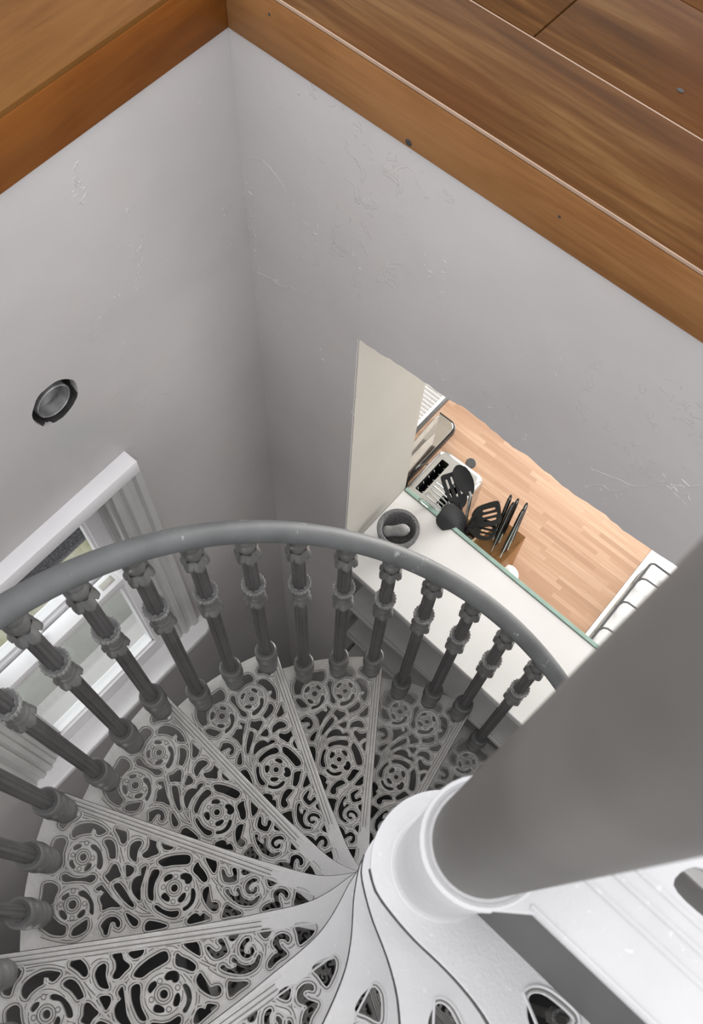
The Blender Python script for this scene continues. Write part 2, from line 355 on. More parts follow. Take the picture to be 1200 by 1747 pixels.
HOLES=[
(1,[(619.3,28.9),(607.6,24.7),(601.3,28.0),(604.4,36.2),(611.9,44.5),(616.0,53.6),(619.4,61.9),(629.3,59.4),(630.9,50.8),(626.2,38.6)]),
(1,[(601.1,54.4),(595.5,46.2),(582.4,38.6),(567.6,34.6),(552.6,35.4),(539.3,39.7),(540.5,43.9),(548.0,50.2),(554.2,50.3),(561.2,44.0),(565.4,43.9),(565.7,52.3),(576.1,56.7),(587.2,64.2),(593.3,71.0),(599.2,68.2),(602.0,61.4)]),
(1,[(618.4,79.3),(609.6,78.3),(603.7,83.0),(603.0,92.2),(600.8,104.7),(594.3,119.4),(594.1,128.6),(600.6,136.3),(611.2,139.8),(619.6,135.2),(621.5,122.8),(623.2,108.3),(626.0,96.1),(625.8,85.6)]),
(0,[(586.9,86.9),(581.9,79.9),(573.8,78.7),(574.0,83.6),(579.7,89.2),(583.9,91.2)]),
(0,[(554.8,71.5),(546.9,70.8),(534.8,77.1),(524.7,88.9),(520.1,100.4),(521.1,107.2),(528.8,106.1),(532.0,96.9),(537.2,85.5),(542.4,80.6),(550.6,78.6),(555.5,75.5)]),
(0,[(582.5,111.7),(578.7,109.0),(574.0,114.5),(568.2,119.1),(571.1,122.9),(578.7,119.8),(582.2,115.4)]),
(0,[(550.1,113.1),(545.8,104.8),(541.3,104.6),(540.0,110.7),(544.7,118.2),(549.3,119.3)]),
(1,[(534.5,57.2),(528.3,52.6),(518.8,53.3),(510.0,61.4),(502.1,77.6),(504.0,81.6),(511.6,83.0),(516.5,76.7),(523.9,67.9),(531.8,62.0)]),
(1,[(585.5,142.4),(582.7,137.4),(576.0,136.5),(565.1,137.9),(552.2,135.1),(540.9,128.6),(533.5,122.5),(524.9,121.5),(522.7,126.3),(525.2,131.7),(529.7,135.4),(539.4,136.4),(552.1,139.7),(564.1,144.5),(572.3,148.7),(580.3,149.0)]),
(1,[(523.7,30.6),(518.7,23.2),(508.2,23.6),(498.3,32.8),(494.1,43.8),(496.4,50.2),(502.5,50.4),(510.2,42.4),(518.4,35.6)]),
(1,[(499.9,90.9),(492.6,91.3),(484.7,99.8),(478.5,107.0),(486.8,113.5),(494.0,122.3),(498.6,121.1),(507.2,115.6),(503.5,107.9),(502.7,98.4)]),
(1,[(484.2,123.7),(477.9,119.7),(471.2,121.2),(457.4,129.5),(445.5,138.3),(434.3,145.5),(434.3,150.0),(442.7,149.1),(459.5,142.9),(475.7,133.7),(483.0,128.8)]),
(1,[(514.1,142.7),(506.5,132.9),(499.9,136.2),(479.9,146.9),(459.0,155.4),(460.6,158.6),(474.6,163.2),(486.5,172.6),(491.1,166.0),(499.2,157.8),(500.3,150.9),(496.7,143.3),(500.2,142.3),(509.5,143.9)]),
(1,[(611.7,167.6),(605.2,160.9),(593.9,159.0),(583.9,162.1),(580.9,168.4),(581.1,179.4),(580.1,189.9),(585.6,195.3),(598.5,196.0),(603.8,194.1),(607.0,182.5)]),
(0,[(568.9,175.3),(562.0,166.2),(558.1,168.2),(558.9,172.9),(563.9,179.5),(567.9,179.5)]),
(0,[(563.4,199.7),(556.4,197.4),(547.0,202.4),(545.0,208.8),(551.4,210.1),(560.4,205.9)]),
(0,[(527.7,194.2),(523.1,184.6),(517.9,183.8),(516.4,190.5),(521.1,197.7),(526.4,199.2)]),
(0,[(542.2,156.5),(533.8,152.9),(521.7,157.1),(509.3,166.6),(503.4,177.2),(501.1,185.4),(508.3,184.2),(512.0,174.7),(519.5,166.3),(529.1,163.1),(537.2,163.1),(541.8,161.0)]),
(1,[(582.5,212.3),(574.4,210.5),(565.0,215.4),(553.0,219.5),(540.4,220.6),(536.8,227.4),(537.8,234.8),(549.5,239.5),(562.6,241.2),(575.9,238.5),(582.5,235.4),(580.7,222.4)]),
(1,[(524.6,218.1),(518.0,208.8),(509.0,197.9),(505.3,199.3),(502.3,207.2),(502.1,215.1),(510.5,224.9),(519.8,230.6),(525.2,229.7),(525.8,222.0)]),
(1,[(478.7,198.6),(474.6,185.6),(465.9,178.3),(456.4,177.0),(447.6,181.2),(444.8,187.4),(446.3,190.9),(451.4,190.5),(455.9,184.9),(461.5,185.8),(463.6,190.0),(462.4,199.4),(461.2,208.7),(466.4,210.4),(472.1,204.4)]),
(1,[(442.5,163.7),(431.0,164.9),(416.1,168.8),(414.1,176.0),(420.1,179.9),(429.4,176.1),(437.9,169.1)]),
(1,[(481.0,60.1),(483.4,50.5),(478.6,40.5),(468.2,36.0),(464.2,39.9),(464.8,46.4),(465.6,55.0),(462.8,66.5),(461.1,73.1),(469.1,72.7),(476.8,68.0)]),
(1,[(453.7,24.9),(439.6,23.4),(435.9,34.7),(426.0,45.0),(434.9,53.1),(443.2,60.0),(451.8,60.8),(454.8,56.6),(449.0,46.4),(449.4,35.0)]),
(1,[(427.4,25.6),(416.3,22.4),(404.1,22.1),(402.2,26.7),(407.6,32.6),(417.8,35.0),(423.7,31.7)]),
(1,[(476.9,85.6),(468.7,83.9),(459.9,86.1),(458.7,93.9),(466.4,104.5),(472.6,96.4)]),
(1,[(446.2,81.5),(439.3,74.1),(437.0,84.6),(435.6,98.4),(433.6,115.9),(426.0,133.5),(431.2,134.2),(444.1,127.4),(451.6,117.9),(453.3,106.3),(449.2,97.8),(442.5,92.6),(444.9,87.2)]),
(1,[(425.9,87.1),(424.5,77.4),(417.0,73.9),(411.2,76.1),(410.5,84.0),(411.8,96.6),(409.5,110.0),(402.7,125.8),(408.4,128.1),(414.7,123.7),(421.3,109.9),(425.1,97.0)]),
(1,[(420.2,58.6),(411.7,49.5),(395.6,39.7),(376.3,32.0),(366.5,31.5),(362.9,37.5),(364.3,45.2),(377.5,51.0),(392.8,57.3),(406.6,64.3),(417.3,62.7)]),
(0,[(398.3,84.0),(393.8,76.1),(385.9,73.8),(384.0,79.3),(389.9,85.4),(394.9,89.4)]),
(0,[(370.2,68.7),(363.7,62.8),(352.6,62.8),(346.7,69.0),(348.8,77.5),(355.9,79.2),(360.0,74.5),(368.0,74.0)]),
(0,[(390.6,112.8),(387.0,108.2),(380.9,109.6),(374.4,114.5),(374.5,119.5),(382.0,120.0),(389.7,117.5)]),
(0,[(358.6,110.2),(354.4,98.9),(349.5,96.2),(347.0,103.4),(350.0,112.4),(355.8,114.3)]),
(0,[(341.2,85.4),(335.9,84.7),(330.0,93.8),(328.9,107.4),(334.0,119.1),(340.2,125.5),(343.7,122.3),(338.1,114.5),(335.9,103.8),(339.2,92.8)]),
(1,[(351.0,53.1),(348.6,36.9),(340.8,42.6),(329.3,49.0),(319.5,58.0),(319.9,64.2),(325.7,66.2),(338.1,60.1)]),
(1,[(396.3,135.6),(391.9,133.2),(377.4,136.3),(364.7,135.1),(351.5,129.8),(347.4,133.4),(350.5,140.3),(361.1,143.8),(376.7,143.0),(389.9,140.5)]),
(1,[(400.1,170.4),(396.6,163.4),(384.7,160.4),(372.1,159.2),(360.7,159.4),(365.3,164.8),(381.1,173.9),(394.9,180.0),(398.9,175.9)]),
(1,[(323.6,128.5),(317.1,123.0),(311.4,123.5),(307.5,125.2),(303.6,118.6),(294.3,119.9),(288.3,122.8),(295.4,128.1),(309.4,136.6),(321.8,143.7),(328.0,140.8)]),
(1,[(335.8,24.4),(327.3,20.6),(316.2,23.1),(310.3,32.5),(309.9,44.6),(318.0,41.2),(329.2,32.5)]),
(1,[(319.0,80.1),(312.5,71.5),(308.3,76.6),(302.1,86.6),(296.6,94.8),(289.5,93.5),(282.6,94.2),(279.8,101.2),(283.0,107.2),(292.4,108.3),(304.9,101.5),(315.7,91.1)]),
(1,[(298.7,35.4),(294.8,34.1),(284.7,43.0),(276.5,41.3),(273.9,36.4),(279.4,27.9),(276.4,24.3),(271.2,26.3),(267.0,37.1),(265.2,44.7),(271.0,49.7),(282.8,53.5),(289.4,50.7),(295.3,42.4)]),
(1,[(268.4,109.9),(267.2,90.6),(256.7,92.2),(238.5,94.1),(235.9,98.2),(251.4,105.9),(264.0,112.8)]),
(0,[(260.9,27.0),(259.5,22.0),(249.7,18.7),(244.6,21.6),(248.7,27.0),(255.3,30.2)]),
(1,[(242.9,39.4),(236.2,31.0),(227.8,29.9),(227.6,33.3),(233.8,37.4),(237.6,44.7),(237.5,50.8),(231.9,53.9),(227.0,52.3),(227.3,47.4),(225.8,43.9),(222.6,44.8),(221.5,52.5),(228.3,57.8),(236.8,58.6),(242.7,53.5),(244.8,46.1)]),
(1,[(278.5,67.3),(273.0,64.5),(268.9,69.2),(262.3,72.0),(253.2,70.0),(251.7,65.5),(259.0,60.9),(256.6,55.6),(251.4,60.4),(245.8,66.6),(234.3,70.8),(222.3,67.8),(216.8,59.0),(213.3,56.8),(212.0,61.4),(218.0,73.4),(228.8,79.4),(243.1,82.1),(259.9,78.3),(273.1,72.6)]),
(1,[(209.6,22.3),(206.4,19.1),(194.2,19.2),(190.4,22.4),(191.4,26.8),(199.9,33.7),(206.0,29.2)]),
(1,[(200.8,75.7),(197.9,68.8),(189.8,61.1),(182.3,57.7),(184.3,52.3),(188.9,45.8),(187.3,38.2),(180.8,32.0),(170.3,30.6),(162.5,35.1),(161.2,40.7),(164.5,43.8),(169.3,39.3),(176.5,37.7),(179.1,42.6),(175.8,51.5),(169.1,59.3),(169.2,63.7),(184.3,70.3),(194.5,78.0),(198.9,79.1)]),
(1,[(149.7,20.8),(144.1,17.9),(130.8,18.5),(119.1,23.8),(116.9,30.1),(123.5,39.3),(141.6,49.8),(146.0,47.7),(147.2,34.0)]),
]
STUDS= [(565.3,72.1),(542.7,93.5),(558.9,119.7),(581.2,100.1),(553.1,159.2),(565.0,188.5),(523.1,172.9),(535.1,203.4),(377.9,74.3),(392.9,99.5),(349.6,87.6),(365.6,117.2)]
STROKES=[
[(595.4,28.4),(575.0,27.4),(553.9,28.1),(531.6,36.1),(514.1,47.5),(497.4,66.6),(483.7,88.3),(471.5,106.6),(456.0,123.5),(477.7,104.2),(462.9,117.5),(444.7,133.7),(422.4,144.2),(403.2,147.8)],
[(529.0,114.5),(514.0,120.6),(494.4,132.6),(475.0,144.4),(457.1,153.0),(441.4,156.8),(439.4,155.8),(414.5,157.5),(395.2,151.1)],
[(428.7,67.5),(434.7,90.0),(431.4,113.2),(421.1,131.9),(407.4,143.3),(388.7,150.9),(366.2,152.4),(346.6,146.9),(330.2,133.7),(321.0,118.8),(317.7,99.8),(324.9,82.1),(337.9,66.1)],
[(438.1,66.5),(430.3,63.9),(419.1,47.9),(402.5,34.1),(379.5,24.4),(358.2,21.5),(341.2,30.3),(322.1,44.6),(306.6,55.8),(286.6,67.4),(295.9,65.0),(277.2,79.0),(256.8,86.2),(234.7,86.9),(216.0,78.7),(207.0,61.8),(203.9,46.7),(213.1,33.6),(226.4,21.7),(238.2,25.6),(249.2,37.4),(250.3,51.9),(241.6,63.2),(227.2,66.5)],
[(199.3,47.2),(190.2,30.1),(179.8,22.6),(162.1,22.8),(153.7,34.2),(155.7,46.9),(162.8,51.2),(171.9,44.2)],
[(464.8,108.1),(476.5,91.6),(490.3,75.6),(504.3,59.5)],
[(481.1,121.6),(490.5,120.6),(496.7,126.7)],
[(487.3,62.1),(489.3,42.0),(478.3,31.0),(461.6,32.8),(454.9,43.1),(459.7,53.0),(453.0,63.2),(438.9,64.7)],
[(457.4,109.7),(455.4,98.9),(449.2,92.7),(451.9,81.4),(446.8,72.5)],
[(486.0,191.2),(482.3,177.4),(470.4,168.2),(455.0,166.7),(442.1,173.2),(436.7,185.6),(441.9,196.2),(453.7,196.5)],
[(601.3,78.4),(605.7,64.6),(602.9,48.3),(594.1,35.7)],
[(576.7,249.3),(559.0,248.8),(531.0,244.8),(511.0,236.5),(498.7,220.2),(495.7,205.0),(503.1,193.3)],
[(543.6,55.4),(536.5,48.3),(526.1,43.9)],
[(511.5,90.1),(498.7,82.1)],
[(605.6,147.2),(594.5,136.2),(588.7,126.8)],
[(594.5,149.1),(582.7,152.5),(576.2,157.7)],
[(308.9,21.7),(303.9,34.5),(300.2,49.6),(289.4,60.2),(269.1,55.6)],
[(358.5,31.9),(354.0,42.8)],
[(402.7,133.8),(401.0,127.2)],
[(307.0,25.8),(301.8,44.6),(292.9,55.9),(276.7,57.6),(260.2,49.1),(251.9,36.2)],
[(304.3,26.9),(293.7,25.5),(284.2,32.6)],
[(265.3,24.3),(261.8,33.4)],
[(266.5,61.3),(260.8,67.5),(255.9,65.9)],
]
# ------------------------------------------------------------------ dimensions
STEP = 25.872; RISE = .2201; NOSE = 48.6
RO = .667; RB = .63
WX, WY = .919, -.678          # stairwell wall planes
ZT = .803                     # where the plaster stops under the floor boards
ZF = .895                     # upper floor surface
ZP = -3.75                    # bottom of the stair pit

# ------------------------------------------------------------------ walls of the stairwell
# left wall in (y, z) with window opening and vent hole
def yz(name, loops, x0, x1, mat):
    me_h = (x1-x0)/2
    M = Matrix(((0, 0, 1, (x0+x1)/2), (1, 0, 0, 0), (0, 1, 0, 0), (0, 0, 0, 1)))
    return obj(name, plate_bm(loops, me_h, 0, M), mat)
def xz(name, loops, y0, y1, mat, bev=0):
    M = Matrix(((1, 0, 0, 0), (0, 0, -1, (y0+y1)/2), (0, 1, 0, 0), (0, 0, 0, 1)))
    return obj(name, plate_bm(loops, (y1-y0)/2, bev, M), mat)
WIN = dict(y0=-.245, y1=.285, z0=-1.09, z1=-.02)
vent_c = (-.208, .352)
vent = []
for i in range(40):
    a = 2*PI*i/40; r = .0505+.0012*math.sin(2*a+1)+.0008*math.sin(7*a)+random.uniform(-.0006, .0006)
    vent.append((vent_c[0]+r*math.cos(a)*.92, vent_c[1]+r*math.sin(a)))
structure(yz('wall_left', [[(-.72, ZP), (1.3, ZP), (1.3, ZT), (-.72, ZT)],
    [(WIN['y0'], WIN['z0']), (WIN['y1'], WIN['z0']), (WIN['y1'], WIN['z1']), (WIN['y0'], WIN['z1'])], vent], WX, WX+.17, MT['wall']))
# right wall: opening to the kitchen with an uneven old lintel edge
JX = .652
rnd = random.Random(8)
head = []
hx = [(JX, .292), (.60, .298), (.55, .306), (.50, .310), (.443, .314), (.40, .322), (.35, .318), (.30, .312), (.271, .317), (.22, .311), (.17, .306), (.12, .314), (.07, .309), (.017, .311), (-.031, .318), (-.2, .316), (-.45, .318)]
for x, z in catmull(hx, 4, False): head.append((x, z+rnd.uniform(-.0022, .0022)))
right_loop = [(WX+.10, ZP), (-1.3, ZP), (-1.3, ZT), (WX+.10, ZT)]
opening = [(-.45, -1.95), (JX-.03, -1.95), (JX-.006, -1.4), (JX, -.55)]+head
structure(xz('wall_right', [right_loop, opening], WY-.20, WY, MT['wall']))
structure(bbox('wall_front', -1.3, WX+.02, 1.1, 1.28, ZP, ZT, MT['wall']))
structure(bbox('wall_back', -1.42, -1.24, WY-.1, 1.28, ZP, ZT, MT['wall']))
structure(bbox('floor_pit', -1.4, 1.1, -.9, 1.3, ZP-.1, ZP, MT['dark_floor']))

# ------------------------------------------------------------------ wooden upper floor
t = thing('floor', None, None); structure(t); del_keys = None
bbox('fascia_board', WX-.006, WX+.03, WY-.03, 1.3, ZT-.004, ZF-.002, MT['fascia_l'], t, .0015)
bbox('floor_board', WX-.004, WX+.72, WY-.004, 1.3, ZF-.03, ZF+.006, MT['floor_l'], t, .0015)
t2 = t
bbox('fascia_board', -1.4, WX-.006, WY-.03, WY+.005, ZT-.004, ZF-.006, MT['fascia_r'], t2, .0015)
YJ = WY-.165
bbox('floor_board', -1.6, WX+.8, YJ+.0012, WY+.003, ZF-.03, ZF+.001, MT['floor_r'], t2, .0015)
XJ = .530
bbox('floor_board', XJ+.0008, WX+.8, YJ-.19, YJ-.0012, ZF-.03, ZF+.002, MT['floor_r'], t2, .0015)
bbox('floor_board', -1.6, XJ-.0008, YJ-.19, YJ-.0012, ZF-.03, ZF+.001, MT['floor_r'], t2, .0015)
bbox('floor_board', -1.6, WX+.8, YJ-.40, YJ-.192, ZF-.03, ZF, MT['floor_r'], t2, .0015)
bbox('floor_board', WX+.722, WX+1.1, YJ-.40, 1.3, ZF-.03, ZF, MT['floor_l'], t2, .0015)
bm = bmesh.new()
box(bm, -1.5, WX+.2, WY+.0022, WY+.0042, ZF-.004, ZF+.0005)
box(bm, -1.5, WX+.7, YJ-.0010, YJ+.0010, ZF-.03, ZF+.0004)
obj('filler_line', bm, MT['caulk'], t2)
bm = bmesh.new()
for x, y, z, r in ((.585, WY+.0052, .808, .0055), (.352, WY+.0052, .846, .0022), (.83, WY+.0052, .865, .0022)):
    m4 = Matrix.Translation((x, y, z)) @ Matrix.Diagonal((r, r*.25, r, 1))
    bmesh.ops.create_icosphere(bm, subdivisions=2, radius=1, matrix=m4)
m4 = Matrix.Translation((.34, YJ-.05, ZF+.0018)) @ Matrix.Diagonal((.005, .0035, .0006, 1))
bmesh.ops.create_icosphere(bm, subdivisions=2, radius=1, matrix=m4)
obj('knot_hole', bm, MT['dark_slot'], t2)

# plaster damage: raised flake edges on the two walls
def flakes(name, spots, on, seed):
    r = random.Random(seed); bm = bmesh.new()
    for (u, z, n, su, sz, L) in spots:
        for _ in range(n):
            a = u+r.gauss(0, su); b = z+r.gauss(0, sz); ang = r.uniform(0, PI); ln = L*r.uniform(.3, 1)
            m = r.randint(3, 6); pts = []
            for i in range(m):
                q = (i/(m-1)-.5)*ln
                x = a+q*math.cos(ang)+r.uniform(-.1, .1)*ln; y = b+q*math.sin(ang)+r.uniform(-.1, .1)*ln
                pts.append((WX+.0002, x, y) if on == 'L' else (x, WY-.0002, y))
            tube(bm, pts, [.0002]+[r.uniform(.0007, .0014)]*(m-2)+[.0002], 5)
    return structure(obj(name, bm, MT['wall']))
flakes('trim_1', [(-.369, .722, 18, .008, .018, .018), (-.436, .616, 4, .004, .006, .016), (-.443, .522, 18, .018, .025, .014), (-.425, .467, 8, .012, .015, .012), (-.375, .453, 6, .02, .02, .008), (-.372, .365, 6, .010, .012, .010), (-.52, .50, 8, .04, .05, .010), (-.62, .45, 16, .012, .14, .010)], 'L', 5)
flakes('trim_2', [(.907, .40, 16, .006, .05, .014), (.84, .29, 8, .03, .012, .018), (.75, .49, 8, .03, .02, .014), (.68, .51, 6, .02, .015, .012), (.51, .61, 10, .012, .03, .012), (.45, .47, 2, .004, .004, .018), (.3, .55, 4, .06, .03, .012), (.42, .36, 8, .06, .012, .012), (.25, .37, 10, .08, .012, .012), (.10, .38, 12, .04, .016, .014), (.04, .50, 14, .02, .012, .02), (.657, .1, 20, .005, .09, .008), (.74, .17, 8, .05, .05, .010)], 'R', 6)
bm = bmesh.new()   # long hairline cracks
def crack(pts, r=.001):
    p = catmull(pts, 6, False); rr = random.Random(2)
    tube(bm, [(x+rr.uniform(-.0015, .0015), WY-.0003, z+rr.uniform(-.0015, .0015)) for x, z in p], r, 5)
crack([(.900, .555), (.875, .578), (.853, .574), (.83, .56), (.818, .547)], .0008)
crack([(.911, .437), (.908, .40), (.905, .373)], .0011)
crack([(.904, .267), (.87, .278), (.84, .282), (.811, .303)], .0012)
crack([(.811, .303), (.79, .30), (.765, .33)], .0007)
crack([(.166, .407), (.13, .425), (.09, .447), (.07, .49), (.037, .52), (.0, .58), (-.03, .61)], .0010)
crack([(.16, .35), (.14, .385), (.12, .39), (.10, .43)], .0009)
structure(obj('trim_3', bm, MT['wall']))

# vent pipe in the left wall
t = thing('vent_pipe', 'round open metal vent pipe set in a dark hole in the left plaster wall', 'vent', (WX+.03, *vent_c))
bm = bmesh.new()
RX = Matrix.Rotation(PI/2, 4, 'Y')
def xtube(bm, prof, seg=40):
    b2 = bmesh.new(); lathe(b2, prof, seg, None, (0, 0), False, False)
    bmesh.ops.transform(b2, matrix=RX, verts=b2.verts[:]); me = bpy.data.meshes.new('t'); b2.to_mesh(me); b2.free(); bm.from_mesh(me); bpy.data.meshes.remove(me)
xtube(bm, [(-.026, .0315), (-.0275, .0325), (-.026, .034), (.14, .034), (.14, .0315), (-.026, .0315)])
obj('pipe_wall', bm, MT['pipe'], t)
bm = bmesh.new(); xtube(bm, [(-.004, .0001), (-.005, .02), (-.003, .031), (.012, .031), (.012, .0001)])
obj('pipe_plug', bm, MT['pipe'], t)
bm = bmesh.new(); xtube(bm, [(.016, .034), (.002, .040), (-.012, .0475), (-.0295, .0485), (-.0296, .0545), (.0, .056), (.03, .058)])
obj('hole_shade_ring', bm, MT['socket_dark'], t)  # near-black ring paints the shade inside the vent hole

# ------------------------------------------------------------------ sash window in the left wall
W = thing('window_1', None, None); structure(W)
y0, y1, z0, z1 = WIN['y0'], WIN['y1'], WIN['z0'], WIN['z1']
# head board (deep capping) and its bed moulding
bbox('window_head', .884, WX+.003, -.292, .40, .018, .062, MT['white'], W, .003)
bm = bmesh.new(); box(bm, .898, WX+.02, -.280, .36, -.006, .02, .003); box(bm, .906, WX+.02, -.262, .34, -.022, -.004, .002)
obj('head_moulding', bm, MT['casing'], W)
def casing(ys, sgn):
    """moulded architrave: profile in (y offset from opening, x projection)"""
    prof = [(0, .02), (0, -.006), (.012, -.008), (.016, -.002), (.022, -.002), (.028, -.010), (.040, -.010), (.044, -.004), (.058, -.003), (.064, -.012), (.078, -.013), (.084, -.004), (.087, .004), (.087, .02)]
    bm = bmesh.new(); rings = []
    for z in (-1.062, -.002):
        rings.append([bm.verts.new((WX+px, ys+sgn*py, z)) for py, px in prof])
    n = len(prof)
    for k in range(n): bm.faces.new((rings[0][k], rings[0][(k+1) % n], rings[1][(k+1) % n], rings[1][k]))
    bm.faces.new(rings[0]); bm.faces.new(rings[1][::-1])
    return obj('architrave', bm, MT['casing'], W, False)
casing(y0+.022, -1); casing(y1-.002, 1)
# sill board with rounded ends
me = plate([arc_pts(.868+.03, -.325+.03, .03, 180, 270, 6)+[(WX+.05, -.325), (WX+.05, y0), (1.0, y0), (1.0, y1), (WX+.05, y1), (WX+.05, .365)]+arc_pts(.898, .335, .03, 90, 180, 6)], .0165, .006, 3)
bm = bmesh.new(); bm.from_mesh(me); bmesh.ops.translate(bm, vec=(0, 0, -1.0785), verts=bm.verts[:])
obj('window_sill', bm, MT['white'], W)
# frame: reveal linings + parting beads
bm = bmesh.new()
for s, y in ((1, y0), (-1, y1)):
    box(bm, WX, WX+.17, y, y+s*.02, z0, z1)
    box(bm, .978, .988, y+s*.02, y+s*.034, z0, z1-.01)
    box(bm, .924, .934, y+s*.02, y+s*.032, -1.06, z1-.01)
box(bm, WX, WX+.17, y0, y1, z1-.012, z1)
obj('window_frame', bm, MT['casing'], W)
def sash(name, x0, x1, ya, yb, za, zb, st, top, bot, lab=None):
    f = bmesh.new()
    box(f, x0, x1, ya, ya+st, za, zb, .0015); box(f, x0, x1, yb-st, yb, za, zb, .0015)
    box(f, x0, x1, ya+st-.001, yb-st+.001, zb-top, zb, .0015); box(f, x0, x1, ya+st-.001, yb-st+.001, za, za+bot, .0015)
    # glazing bead
    for (a, b, c, d) in ((ya+st, ya+st+.006, za+bot, zb-top), (yb-st-.006, yb-st, za+bot, zb-top), (ya+st, yb-st, za+bot, za+bot+.006), (ya+st, yb-st, zb-top-.006, zb-top)):
        box(f, x0+.010, x1-.006, a, b, c, d)
    s = obj(name, f, MT['white'], W)
    g = bbox('window_pane', (x0+x1)/2+.001, (x0+x1)/2+.004, ya+st, yb-st, za+bot, zb-top, MT['pane'], s)
    return s
ls = sash('lower_sash', .936, .978, y0+.022, y1-.022, -1.062, -.456, .058, .040, .075)
us = sash('upper_sash', .990, 1.028, y0+.022, y1-.022, -.505, z1-.012, .052, .045, .045)
# sash lift, fastener and striking plate on the meeting rail
bm = bmesh.new(); box(bm, .945, .972, .055, .078, -.456, -.450, .002); tube(bm, [(.955, .066, -.452), (.955, .066, -.436)], .009, 14); tube(bm, [(.955, .066, -.44), (.972, .062, -.44), (.982, .045, -.44)], .0045, 8)
obj('sash_fastener', bm, MT['white'], ls)
bm = bmesh.new(); box(bm, .948, .966, -.155, -.115, -.4565, -.4545, .0008)
box(bm, .950, .964, -.150, -.135, -.4547, -.4535, .0004)
obj('striking_plate', bm, MT['jamb'], ls)
# outside: stone sill, mossy rendered ledge, gravel
structure(bbox('trim_4', 1.035, 1.20, -.32, .36, -1.20, -1.13, MT['sill_stone'], None, .004))
structure(bbox('floor_outside', 1.12, 1.465, -3, 4, -1.36, -1.27, MT['yard']))
structure(bbox('floor_gravel', 1.46, 6, -3, 4, -1.36, -1.285, MT['gravel']))
def rebase(root, loc):
    root.location = loc
    for ch in [x for x in bpy.data.objects if x.parent == root]:
        ch.location = Vector(ch.location)-Vector(loc)

# ------------------------------------------------------------------ pierced iron treads
RH, RS, RN = .062, .041, .0338
PT = .005                                   # half thickness of the plate
def nosing_curve():
    return [(.665, 0), (.5, 0), (.35, -.001), (.26, -.0025), (.20, -.006), (.15, -.009), (.116, -.014), (.09, -.0225), (.068, -.0325), (.045, -.0445), (.02, -.0545), (-.002, -.0605), (-.02, -.0588)]
def tread_outline():
    L = [(p[0], p[1]) for p in catmull(nosing_curve(), 3, False)]
    L += arc_pts(0, 0, RH, -110, -262, 22)[1:]
    ra = STEP+2.2
    L += [(.075*math.cos(rad(70)), .075*math.sin(rad(70))), (.10*math.cos(rad(50)), .10*math.sin(rad(50))), (.15*math.cos(rad(ra+6)), .15*math.sin(rad(ra+6))), (.25*math.cos(rad(ra+1)), .25*math.sin(rad(ra+1)))]
    L += arc_pts(0, 0, RO, ra, 0.4, 26)
    return L
def inset(poly, d):
    """offset a closed polygon outwards by d (mm in metres)"""
    n = len(poly); A = sum(poly[i-1][0]*poly[i][1]-poly[i][0]*poly[i-1][1] for i in range(n))
    s = 1 if A > 0 else -1; out = []
    for i in range(n):
        ax, ay = poly[i-1]; bx_, by_ = poly[(i+1) % n]
        tx, ty = bx_-ax, by_-ay; l = math.hypot(tx, ty) or 1
        out.append((poly[i][0]+s*ty/l*d, poly[i][1]-s*tx/l*d))
    return out
ROS = [(.5613, .0978), (.5446, .1818), (.3729, .0943)]
